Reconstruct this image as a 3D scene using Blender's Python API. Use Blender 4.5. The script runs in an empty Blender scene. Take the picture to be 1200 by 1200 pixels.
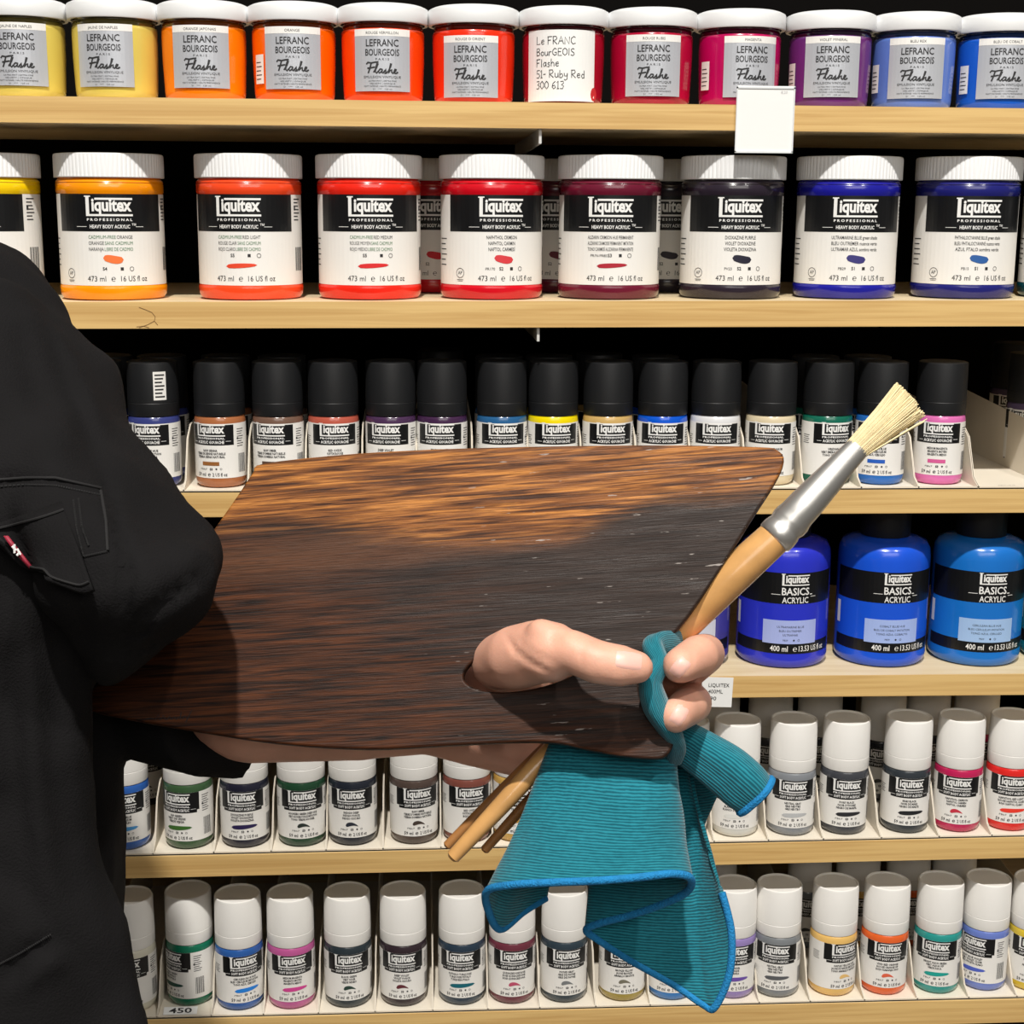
import bpy, bmesh, math, random
from math import sin, cos, tan, pi, radians, sqrt, asin, atan2
from mathutils import Vector, Matrix, noise as mnoise

scene = bpy.context.scene
COL = scene.collection
random.seed(7)

# ------------------------------------------------------------ camera, world, lights, exposure
FPX, PSI, PIT, ROL = 1750.0, radians(3.5), radians(11.5), radians(0.4)
CAM = Vector((0, -1.15, 1.5))
FW = Vector((sin(PSI)*cos(PIT), cos(PSI)*cos(PIT), -sin(PIT)))
_R0 = Vector((cos(PSI), -sin(PSI), 0)); _U0 = _R0.cross(FW)
RT = _R0*cos(ROL) + _U0*sin(ROL); UP = -_R0*sin(ROL) + _U0*cos(ROL)
cd = bpy.data.cameras.new('camera'); cam = bpy.data.objects.new('camera', cd); COL.objects.link(cam)
cd.sensor_width = 36; cd.lens = 36*FPX/1200; cd.clip_start = 0.02
M = Matrix.Identity(4)
for i in range(3):
    M[i][0], M[i][1], M[i][2], M[i][3] = RT[i], UP[i], -FW[i], CAM[i]
cam.matrix_world = M
scene.camera = cam

world = bpy.data.worlds.new('shop_ambient'); scene.world = world; world.use_nodes = True
wb = world.node_tree.nodes['Background']; wb.inputs[0].default_value = (1.0, .95, .88, 1); wb.inputs[1].default_value = .10

def lamp(name, kind, loc, target, power, color=(1, .965, .905), **kw):
    l = bpy.data.lights.new(name, kind); l.energy = power; l.color = color
    for k, v in kw.items(): setattr(l, k, v)
    o = bpy.data.objects.new(name, l); COL.objects.link(o); o.location = loc
    o.rotation_euler = (Vector(target)-Vector(loc)).to_track_quat('-Z', 'Y').to_euler()
    return o
SP = dict(spot_size=radians(62), spot_blend=.6, shadow_soft_size=.06)
lamp('track_spot', 'SPOT', (-.16, -2.0, 4.3), (.05, 0, 1.2), 545, **SP)
lamp('track_spot', 'SPOT', (1.3, -2.0, 4.3), (.3, 0, 1.25), 140, **SP)
lamp('fill_area', 'AREA', (.3, -2.7, 2.6), (0, 0, 1.2), 24, color=(1, .96, .9), shape='RECTANGLE', size=2.2, size_y=1.0)  # unseen soft fill, added to brighten the lower shelves and soften shadows

vs = scene.view_settings
vs.view_transform = 'Standard'; vs.look = 'None'; vs.gamma = 1; vs.exposure = 0.0; vs.use_curve_mapping = False

# ------------------------------------------------------------ picture measurements -> points in the place
def ray(px, py): return FW + RT*((px-600)/FPX) + UP*((600-py)/FPX)
def onY(px, py, Y):
    d = ray(px, py); return CAM + d*((Y-CAM.y)/d.y)
def onZ(px, py, Z):
    d = ray(px, py); return CAM + d*((Z-CAM.z)/d.z)
def W(px, py, d): return CAM + ray(px, py)*d

# ------------------------------------------------------------ materials
def lin(c):
    c = c/255; return c/12.92 if c <= .04045 else ((c+.055)/1.055)**2.4
def rgb(r, g, b): return (lin(r), lin(g), lin(b), 1)
MATS = {}
def mat(name, col, rough=.45, metal=0, coat=0, bump=0, bscale=200, var=.06, vscale=9, trans=0, spec=.5, sss=0, stretch=(1, 1, 1)):
    if name in MATS: return MATS[name]
    m = bpy.data.materials.new(name); m.use_nodes = True; nt = m.node_tree; b = nt.nodes['Principled BSDF']
    c = rgb(*col)
    b.inputs['Roughness'].default_value = rough; b.inputs['Metallic'].default_value = metal
    b.inputs['Coat Weight'].default_value = coat; b.inputs['Coat Roughness'].default_value = .08
    b.inputs['Transmission Weight'].default_value = trans; b.inputs['Specular IOR Level'].default_value = spec
    if sss:
        b.inputs['Subsurface Weight'].default_value = sss; b.inputs['Subsurface Radius'].default_value = (.008, .003, .0015)
        b.inputs['Subsurface Scale'].default_value = 1.0
    tc = nt.nodes.new('ShaderNodeTexCoord'); mp = nt.nodes.new('ShaderNodeMapping'); mp.inputs['Scale'].default_value = stretch
    nt.links.new(tc.outputs['Object'], mp.inputs[0])
    n = nt.nodes.new('ShaderNodeTexNoise'); n.inputs['Scale'].default_value = vscale; n.inputs['Detail'].default_value = 4
    nt.links.new(mp.outputs[0], n.inputs['Vector'])
    r = nt.nodes.new('ShaderNodeValToRGB')
    r.color_ramp.elements[0].position = .3; r.color_ramp.elements[1].position = .7
    r.color_ramp.elements[0].color = tuple(max(0, x*(1-var)) for x in c[:3])+(1,)
    r.color_ramp.elements[1].color = tuple(min(1, x*(1+var)) for x in c[:3])+(1,)
    nt.links.new(n.outputs['Fac'], r.inputs[0]); nt.links.new(r.outputs[0], b.inputs['Base Color'])
    if bump:
        n2 = nt.nodes.new('ShaderNodeTexNoise'); n2.inputs['Scale'].default_value = bscale; n2.inputs['Detail'].default_value = 5
        nt.links.new(mp.outputs[0], n2.inputs['Vector'])
        bp = nt.nodes.new('ShaderNodeBump'); bp.inputs['Strength'].default_value = bump; bp.inputs['Distance'].default_value = .002
        nt.links.new(n2.outputs['Fac'], bp.inputs['Height']); nt.links.new(bp.outputs[0], b.inputs['Normal'])
    MATS[name] = m; return m
def paint(col): return mat('paint_%d_%d_%d' % col, col, .22, coat=.4, var=.05, vscale=25)

def shelf_wood(name, ca, cb, sx=1.2):
    m = bpy.data.materials.new(name); m.use_nodes = True; nt = m.node_tree; b = nt.nodes['Principled BSDF']; L = nt.links
    tc = nt.nodes.new('ShaderNodeTexCoord'); mp = nt.nodes.new('ShaderNodeMapping'); mp.inputs['Scale'].default_value = (sx, 24, 60)
    L.new(tc.outputs['Object'], mp.inputs[0])
    n = nt.nodes.new('ShaderNodeTexNoise'); n.inputs['Scale'].default_value = 3; n.inputs['Detail'].default_value = 8; n.inputs['Distortion'].default_value = 1.2
    L.new(mp.outputs[0], n.inputs['Vector'])
    r = nt.nodes.new('ShaderNodeValToRGB'); e = r.color_ramp.elements
    e[0].position = .35; e[0].color = rgb(*cb); e[1].position = .62; e[1].color = rgb(*ca)
    L.new(n.outputs['Fac'], r.inputs[0]); L.new(r.outputs[0], b.inputs['Base Color'])
    b.inputs['Roughness'].default_value = .5
    bp = nt.nodes.new('ShaderNodeBump'); bp.inputs['Strength'].default_value = .15; bp.inputs['Distance'].default_value = .001
    L.new(n.outputs['Fac'], bp.inputs['Height']); L.new(bp.outputs[0], b.inputs['Normal'])
    return m
M_EDGE = shelf_wood('shelf_edge_oak', (222, 186, 122), (200, 160, 98))
M_BOARD = shelf_wood('shelf_board_pale', (226, 208, 172), (214, 192, 152), 2)
M_BACK = mat('black_back_panel', (9, 8, 8), .85, bump=.1, spec=.05)
M_STEEL = mat('white_steel', (205, 205, 202), .4, bump=.05)
M_LID = mat('white_lid_plastic', (238, 239, 240), .35, bump=.02)
M_CAPW = mat('white_cap_plastic', (238, 236, 232), .4, bump=.02)
M_CAPB = mat('black_cap_plastic', (25, 26, 28), .48, bump=.03, var=.15, spec=.4)
M_LABEL = mat('label_white', (238, 236, 232), .45, var=.02)
M_GREYLAB = mat('label_silver', (196, 199, 206), .3, metal=.25, var=.05)
M_BLACK = mat('label_black', (16, 17, 19), .35)
M_INK = mat('label_ink', (40, 40, 42), .6)
M_GREEN = mat('label_green_ink', (70, 120, 80), .6)
M_WHITE = mat('label_print_white', (238, 238, 236), .5, var=.02)
M_CARD = mat('tray_cardboard', (226, 217, 201), .75, bump=.08, var=.04)
M_PAPER = mat('tag_paper', (238, 238, 236), .5, bump=.03, var=.02)
M_CLEAR = mat('tag_sleeve_plastic', (225, 228, 230), .15, coat=.5)

# ------------------------------------------------------------ mesh helpers
def tag(o, label=None, cat=None, group=None, kind=None):
    if label: o['label'] = label
    if cat: o['category'] = cat
    if group: o['group'] = group
    if kind: o['kind'] = kind
    return o
def empty(name, loc=(0, 0, 0), rot=(0, 0, 0), **kw):
    o = bpy.data.objects.new(name, None); o.empty_display_size = .02; COL.objects.link(o)
    o.location = loc; o.rotation_euler = rot; return tag(o, **kw)
def link(name, me, parent=None, loc=None, **kw):
    o = bpy.data.objects.new(name, me); COL.objects.link(o)
    if parent: o.parent = parent
    if loc is not None: o.location = loc
    return tag(o, **kw)

class MB:
    def __init__(s): s.v = []; s.f = []; s.mi = []; s.uv = {}
    def add(s, vs, fs, mi=0):
        k = len(s.v); s.v += [tuple(p) for p in vs]; s.f += [tuple(i+k for i in f) for f in fs]; s.mi += [mi]*len(fs); return s
    def box(s, a, b, mi=0):
        x0, y0, z0 = a; x1, y1, z1 = b
        return s.add([(x0, y0, z0), (x1, y0, z0), (x1, y1, z0), (x0, y1, z0), (x0, y0, z1), (x1, y0, z1), (x1, y1, z1), (x0, y1, z1)],
                     [(3, 2, 1, 0), (4, 5, 6, 7), (0, 1, 5, 4), (1, 2, 6, 5), (2, 3, 7, 6), (3, 0, 4, 7)], mi)
    def lathe(s, prof, n=48, mi=0, ribs=None):
        # prof: list of (r, z) bottom to top; first/last r may be 0. ribs: (index set, count, depth)
        vs = []; fs = []; idx = []
        for k, (r, z) in enumerate(prof):
            if r < 1e-7:
                idx.append([len(vs)]); vs.append((0, 0, z))
            else:
                row = []
                for i in range(n):
                    a = 2*pi*i/n; rr = r
                    if ribs and k in ribs[0]: rr = r - ribs[2]*(1 if i % ribs[1] == 0 else 0)
                    row.append(len(vs)); vs.append((rr*cos(a), rr*sin(a), z))
                idx.append(row)
        for A, B in zip(idx, idx[1:]):
            for i in range(n):
                j = (i+1) % n
                if len(A) == 1 and len(B) == 1: continue
                if len(A) == 1: fs.append((A[0], B[j], B[i]))
                elif len(B) == 1: fs.append((A[i], A[j], B[0]))
                else: fs.append((A[i], A[j], B[j], B[i]))
        return s.add(vs, fs, mi)
    def tube(s, pts, rad, n=16, cap=True, mi=0, flat=None):
        P = [Vector(p) for p in pts]; R = rad if isinstance(rad, (list, tuple)) else [rad]*len(P)
        vs = []; fs = []; up = None
        for k, p in enumerate(P):
            t = (P[min(k+1, len(P)-1)]-P[max(k-1, 0)]).normalized()
            if up is None:
                up = Vector((0, 0, 1)) if abs(t.z) < .9 else Vector((0, 1, 0))
                if flat is not None: up = Vector(flat)
            a = (up - t*up.dot(t)).normalized(); b = t.cross(a); up = a
            r = R[k]; ra, rb = r if isinstance(r, tuple) else (r, r)
            for i in range(n):
                q = 2*pi*i/n; vs.append(p + a*ra*cos(q) + b*rb*sin(q))
        for k in range(len(P)-1):
            for i in range(n):
                j = (i+1) % n; fs.append((k*n+i, k*n+j, (k+1)*n+j, (k+1)*n+i))
        if cap:
            fs.append(tuple(range(n-1, -1, -1))); fs.append(tuple(range((len(P)-1)*n, len(P)*n)))
        return s.add(vs, fs, mi)
    def ball(s, c, r, nu=20, nv=12, rot=None, mi=0):
        rx, ry, rz = r if isinstance(r, (tuple, list)) else (r, r, r); c = Vector(c)
        vs = []; fs = []
        def pt(a, b):
            p = Vector((rx*cos(a)*cos(b), ry*sin(a)*cos(b), rz*sin(b)))
            return c + (rot @ p if rot else p)
        vs.append(pt(0, -pi/2))
        for k in range(1, nv):
            for i in range(nu): vs.append(pt(2*pi*i/nu, -pi/2+pi*k/nv))
        vs.append(pt(0, pi/2)); T = len(vs)-1
        for i in range(nu):
            j = (i+1) % nu; fs.append((0, 1+j, 1+i)); fs.append((T, 1+(nv-2)*nu+i, 1+(nv-2)*nu+j))
            for k in range(nv-2): fs.append((1+k*nu+i, 1+k*nu+j, 1+(k+1)*nu+j, 1+(k+1)*nu+i))
        return s.add(vs, fs, mi)
    def chain(s, pts, rad, nu=20):
        # overlapping round cones: the skeleton of an organic limb, welded later by a voxel remesh
        P = [Vector(p) for p in pts]
        for k in range(len(P)): s.ball(P[k], rad[k], nu, 12)
        for k in range(len(P)-1):
            n = 5; q = [P[k].lerp(P[k+1], i/n) for i in range(n+1)]
            s.tube(q, [rad[k]+(rad[k+1]-rad[k])*i/n for i in range(n+1)], nu)
        return s
    def mesh(s, name, mats=(), smooth=40):
        me = bpy.data.meshes.new(name); me.from_pydata(s.v, [], s.f)
        for m in mats: me.materials.append(m)
        if len(mats) > 1: me.polygons.foreach_set('material_index', s.mi)
        me.update()
        if smooth:
            me.polygons.foreach_set('use_smooth', [True]*len(me.polygons))
            try: me.set_sharp_from_angle(angle=radians(smooth))
            except Exception: pass
        return me
    def build(s, name, mats=(), parent=None, loc=None, smooth=40, **kw):
        if not isinstance(mats, (list, tuple)): mats = (mats,)
        return link(name, s.mesh(name, mats, smooth), parent, loc, **kw)

# ------------------------------------------------------------ printed matter: flat shapes wrapped on a round body (or laid flat)
FONT = {}
def glyphs(body, res=2, bold=0.0):
    k = (body, res, bold)
    if k not in FONT:
        c = bpy.data.curves.new('t', 'FONT'); c.body = body; c.size = 1; c.resolution_u = res; c.offset = bold
        o = bpy.data.objects.new('t', c); me = bpy.data.meshes.new_from_object(o)
        vs = [(v.co.x, v.co.y) for v in me.vertices]; fs = [tuple(p.vertices) for p in me.polygons]
        bpy.data.objects.remove(o); bpy.data.curves.remove(c); bpy.data.meshes.remove(me)
        x0 = min((v[0] for v in vs), default=0); x1 = max((v[0] for v in vs), default=1)
        FONT[k] = ([(x-x0, y) for x, y in vs], fs, x1-x0)
    return FONT[k]
MM = .001
class Print:
    """all measures in millimetres; u runs round the body, v upwards"""
    def __init__(s, r=None): s.r = r; s.mb = MB(); s.mats = []
    def m(s, mt):
        if mt not in s.mats: s.mats.append(mt)
        return s.mats.index(mt)
    def p(s, u, v, lay):
        off = .12+.09*lay
        if s.r is None: return (u*MM, -off*MM, v*MM)
        a = u/s.r; R = (s.r+off)*MM
        return (R*sin(a), -R*cos(a), v*MM)
    def poly(s, pts, mt, lay=1):
        s.mb.add([s.p(u, v, lay) for u, v in pts], [tuple(range(len(pts)))], s.m(mt)); return s
    def rect(s, u0, v0, u1, v1, mt, lay=0):
        n = max(1, int(abs(u1-u0)/((s.r or 1e9)*.10))+1); vs = []; fs = []
        for i in range(n+1):
            u = u0+(u1-u0)*i/n; vs += [s.p(u, v0, lay), s.p(u, v1, lay)]
        for i in range(n): fs.append((2*i, 2*i+2, 2*i+3, 2*i+1))
        s.mb.add(vs, fs, s.m(mt)); return s
    def text(s, t, u, v, h, mt, w=None, lay=2, al='C', bold=0, res=2, maxw=None):
        vs, fs, tw = glyphs(t, res, bold); k = h/.69
        kx = k if w is None else w/max(tw, .01)
        if maxw and tw*kx > maxw: kx = maxw/tw
        W_ = tw*kx; u0 = u-W_/2 if al == 'C' else (u if al == 'L' else u-W_)
        s.mb.add([s.p(u0+x*kx, v+y*k, lay) for x, y in vs], fs, s.m(mt)); return s
    def stroke(s, pts, w, mt, lay=2):
        n = len(pts); L = []; Rr = []
        for i, (x, y) in enumerate(pts):
            a = pts[max(i-1, 0)]; b = pts[min(i+1, n-1)]; dx, dy = b[0]-a[0], b[1]-a[1]; q = sqrt(dx*dx+dy*dy) or 1
            L.append((x-dy/q*w/2, y+dx/q*w/2)); Rr.append((x+dy/q*w/2, y-dx/q*w/2))
        vs = [s.p(*q, lay) for q in L]+[s.p(*q, lay) for q in Rr]
        s.mb.add(vs, [(n+i, n+i+1, i+1, i) for i in range(n-1)], s.m(mt)); return s
    def ring(s, u, v, r, w, mt, lay=2, n=20):
        return s.stroke([(u+r*cos(2*pi*i/n), v+r*sin(2*pi*i/n)) for i in range(n+1)], w, mt, lay)
    def dot(s, u, v, r, mt, lay=2, n=12, ry=None):
        return s.poly([(u+r*cos(2*pi*i/n), v+(ry or r)*sin(2*pi*i/n)) for i in range(n)], mt, lay)
    def blob(s, u, v, w, h, mt, kind='bean', lay=2):
        if kind == 'rect': return s.rect(u-w/2, v-h/2, u+w/2, v+h/2, mt, lay)
        up, dn = [], []
        n = 12
        for i in range(n+1):
            t = i/n; x = u-w/2+w*t; e = sqrt(max(0, 1-(2*t-1)**2))**.7
            if kind == 'bean': c = .12*h*cos(t*pi*1.3); a = .5*h*e
            elif kind == 'stroke': c = .25*h*(t-.5); a = .5*h*e*(1-.35*t)
            else: c = h*(.35*sin(t*pi*.9)-.15-.25*t); a = .38*h*e*(1.05-.85*t)
            up.append((x, v+c+a)); dn.append((x, v+c-a))
        vs = [s.p(*q, lay) for q in up]+[s.p(*q, lay) for q in dn]
        s.mb.add(vs, [(n+1+i, n+2+i, i+1, i) for i in range(n)], s.m(mt)); return s
    def logo(s, u, v, w, mt=None, res=2):
        """the barred word mark: tall L, bar above and below"""
        mt = mt or M_WHITE; h = w*.43; x0 = u-w/2; b = w*.042
        s.rect(x0, v, x0+w*.075, v+h, mt, 2); s.rect(x0-w*.03, v+h-b*.6, x0+w*.11, v+h, mt, 2)
        s.rect(x0, v, x0+w, v+b, mt, 2)
        s.rect(x0+w*.20, v+h*.80, x0+w, v+h*.80+b, mt, 2)
        s.text('iquitex', x0+w*.13, v+h*.265, h*.60, mt, w=w*.85, al='L', bold=.035, res=res, lay=2)
        return s
    def tail(s, u, v, w, names, blob, series, vol, kind, hn, dn, green=None, ap=False, res=1, vn=None):
        return s
    def build(s, name, parent, **kw): return s.mb.build(name, s.mats, parent, smooth=0, **kw)

# ------------------------------------------------------------ the room
tag(MB().box((-3, -3.4, -.02), (3.4, .42, 0)).build('floor', mat('shop_floor', (150, 142, 132), .4, var=.1)), kind='structure')
tag(MB().box((-1.5, .30, 0), (1.7, .32, 2.3)).build('wall_back', M_BACK), kind='structure')

SH = {1: (1.5780, 1.5771, .0188), 2: (1.4283, 1.4322, .0200), 3: (1.2818, 1.2819, .0190), 4: (1.1300, 1.1272, .0178), 5: (.9804, .9833, .0182), 6: (.8353, .8342, .0217)}
def shz(k, x): a, b, _ = SH[k]; return a+(b-a)*(x+.31)/.80
SNAME = {1: 'pale oak shelf board along the top, under the round clear-bodied jars', 2: 'oak shelf board under big ribbed-lid jars, with a fine crack in its front',
         3: 'pale oak shelf board under the black-capped gouache bottles', 4: 'pale oak shelf board under the large blue bottles beside the brush',
         5: 'pale oak shelf board under the upper row of white-capped bottles', 6: 'pale oak shelf board at the bottom edge under the lower white-capped bottles'}
for k, (a, b, th) in SH.items():
    xl, xr = -1.2, 1.35; zl, zr = shz(k, xl), shz(k, xr)
    r = empty('shelf_board', ((xl+xr)/2, 0, (zl+zr)/2), label=SNAME[k], cat='shelf', group='shelf boards of the display')
    h = (xr-xl)/2; s = (zr-zl)/2
    def slab(y0, y1, e=0):
        mb = MB(); v = [(-h, y0, -s-th+e), (h, y0, s-th+e), (h, y1, s-th+e), (-h, y1, -s-th+e), (-h, y0, -s-e), (h, y0, s-e), (h, y1, s-e), (-h, y1, -s-e)]
        return mb.add(v, [(3, 2, 1, 0), (4, 5, 6, 7), (0, 1, 5, 4), (1, 2, 6, 5), (2, 3, 7, 6), (3, 0, 4, 7)])
    slab(.0015, .298).build('board', M_BOARD, r, smooth=0)
    slab(0, .0015).build('edge_band', M_EDGE, r, smooth=0)
    if k == 2:
        P = Print(); c0 = onY(172, 372, 0)
        for st in ([(163, 360), (171, 363), (178, 366), (182, 371), (181, 376), (174, 380), (163, 384)], [(160, 383), (168, 382), (175, 384)], [(181, 376), (185, 381)]):
            P.stroke([((onY(x, y, 0)-c0).x/MM, (onY(x, y, 0)-c0).z/MM) for x, y in st], .35, mat('crack_brown', (120, 86, 46), .8))
        P.build('crack_mark', r, loc=(c0.x-r.location.x, 0, c0.z-r.location.z))
    if k < 6:
        bx = onY(631, 300, .01).x - r.location.x
        for dx in (0, -.9, .75):
            zb = s*(bx+dx)/h-th
            MB().add([(bx+dx-.001, .004, zb), (bx+dx-.001, .297, zb), (bx+dx-.001, .297, zb-.014), (bx+dx-.001, .004, zb-.011),
                      (bx+dx+.001, .004, zb), (bx+dx+.001, .297, zb), (bx+dx+.001, .297, zb-.014), (bx+dx+.001, .004, zb-.011)],
                     [(0, 1, 2, 3), (7, 6, 5, 4), (0, 3, 7, 4), (3, 2, 6, 7), (2, 1, 5, 6), (1, 0, 4, 5)]).build('bracket', M_STEEL, r, smooth=0)
for sx, nm in ((-1.215, 'left'), (1.365, 'right')):
    tag(MB().box((sx-.012, 0, 0), (sx+.012, .299, 2.2)).build('side_panel', M_BACK), 'black upright panel closing the %s end of the shelving' % nm, 'shelf panel')
# ------------------------------------------------------------ hand lettering: strokes in a unit box
HW = {
 'L': (.7, [[(.1, 1), (.08, 0), (.62, .06)]]), 'e': (.6, [[(.08, .3), (.5, .36), (.42, .58), (.15, .5), (.08, .2), (.25, .02), (.5, .1)]]),
 'F': (.7, [[(.1, 1), (.1, 0)], [(.02, .97), (.65, 1)], [(.08, .52), (.5, .55)]]),
 'R': (.75, [[(.1, 0), (.1, 1)], [(.02, .98), (.5, 1), (.6, .75), (.45, .55), (.1, .5), (.65, 0)]]),
 'A': (.8, [[(.03, 0), (.38, 1), (.72, 0)], [(.15, .38), (.6, .4)]]), 'N': (.8, [[(.08, 0), (.08, .95), (.65, .05), (.68, 1)]]),
 'C': (.75, [[(.68, .85), (.45, 1), (.12, .75), (.1, .3), (.35, .02), (.7, .15)]]),
 'B': (.75, [[(.1, 0), (.1, 1), (.5, .98), (.58, .75), (.4, .55), (.1, .52)], [(.4, .53), (.66, .3), (.5, .04), (.05, 0)]]),
 'o': (.6, [[(.3, .58), (.1, .45), (.1, .15), (.3, 0), (.5, .15), (.48, .45), (.3, .58)]]), 'u': (.62, [[(.08, .58), (.1, .12), (.28, 0), (.48, .15), (.5, .58), (.54, 0)]]),
 'r': (.5, [[(.1, 0), (.1, .58)], [(.1, .4), (.28, .58), (.46, .52)]]), 'G': (.8, [[(.68, .85), (.42, 1), (.12, .7), (.12, .25), (.4, 0), (.68, .15), (.68, .42), (.4, .42)]]),
 'E': (.65, [[(.6, .98), (.1, 1), (.1, 0), (.6, .02)], [(.1, .52), (.5, .54)]]), 'O': (.8, [[(.4, 1), (.1, .75), (.1, .25), (.4, 0), (.7, .25), (.7, .75), (.4, 1)]]),
 'I': (.35, [[(.17, 1), (.15, 0)]]), 'S': (.65, [[(.58, .88), (.35, 1), (.1, .82), (.2, .58), (.5, .42), (.58, .18), (.35, 0), (.06, .12)]]),
 'l': (.32, [[(.15, 1), (.13, 0), (.24, .04)]]), 'a': (.6, [[(.46, .5), (.25, .58), (.08, .3), (.22, .02), (.44, .2), (.48, .58), (.52, 0)]]),
 's': (.5, [[(.42, .5), (.22, .58), (.12, .42), (.38, .22), (.3, .02), (.06, .06)]]), 'h': (.6, [[(.1, 1), (.1, 0)], [(.1, .36), (.3, .58), (.46, .45), (.5, 0)]]),
 '5': (.65, [[(.6, 1), (.15, 1), (.12, .55), (.42, .6), (.6, .3), (.4, .02), (.06, .08)]]), '1': (.4, [[(.05, .78), (.22, 1), (.2, 0)], [(.05, 0), (.36, .02)]]),
 '-': (.5, [[(.06, .42), (.42, .46)]]), 'b': (.6, [[(.1, 1), (.1, 0)], [(.1, .4), (.35, .56), (.52, .28), (.32, 0), (.1, .06)]]),
 'y': (.6, [[(.06, .58), (.14, .22), (.42, .2), (.5, .58)], [(.5, .5), (.46, -.2), (.2, -.34), (.06, -.2)]]),
 'd': (.62, [[(.5, 1), (.5, 0)], [(.5, .4), (.28, .56), (.08, .28), (.26, 0), (.5, .12)]]), '3': (.62, [[(.1, .95), (.5, 1), (.52, .72), (.25, .54), (.56, .36), (.4, .02), (.06, .06)]]),
 '0': (.66, [[(.33, 1), (.08, .7), (.08, .3), (.33, 0), (.58, .3), (.58, .7), (.33, 1)]]), '6': (.66, [[(.52, .98), (.2, .7), (.08, .25), (.3, 0), (.56, .2), (.4, .48), (.1, .32)]]), ' ': (.35, []),
}
def handwrite(P, t, u, v, h, w, mt, jit=.03):
    rr = random.Random(t)
    for ch in t:
        adv, st = HW[ch]; dy = rr.uniform(-jit, jit)*h
        for pl in st: P.stroke([(u+x*h, v+dy+y*h) for x, y in pl], w, mt)
        u += adv*h*1.02
FLASHE = [[(.55, 1.0), (.38, .45), (.2, .02)], [(.0, .88), (.15, 1.06), (.55, 1.0), (1.0, 1.08), (1.35, 1.1)], [(.1, .5), (.4, .52), (.95, .6)],
 [(.8, .1), (1.12, .55), (1.3, .95), (1.2, .98), (1.05, .6), (.98, .15), (1.12, .02), (1.3, .2)],
 [(1.75, .38), (1.5, .42), (1.32, .2), (1.4, .02), (1.62, .14), (1.76, .38), (1.68, .08), (1.8, .02), (1.95, .2)],
 [(1.95, .2), (2.15, .42), (2.1, .2), (2.12, .04), (1.95, .0), (2.2, .04), (2.4, .25)],
 [(2.4, .25), (2.62, .65), (2.72, .95), (2.64, .98), (2.5, .4), (2.42, .02), (2.58, .3), (2.74, .38), (2.74, .1), (2.86, .02), (3.0, .14)],
 [(3.0, .14), (3.2, .28), (3.24, .4), (3.12, .44), (3.0, .22), (3.08, .03), (3.25, .03), (3.45, .16)]]

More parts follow.
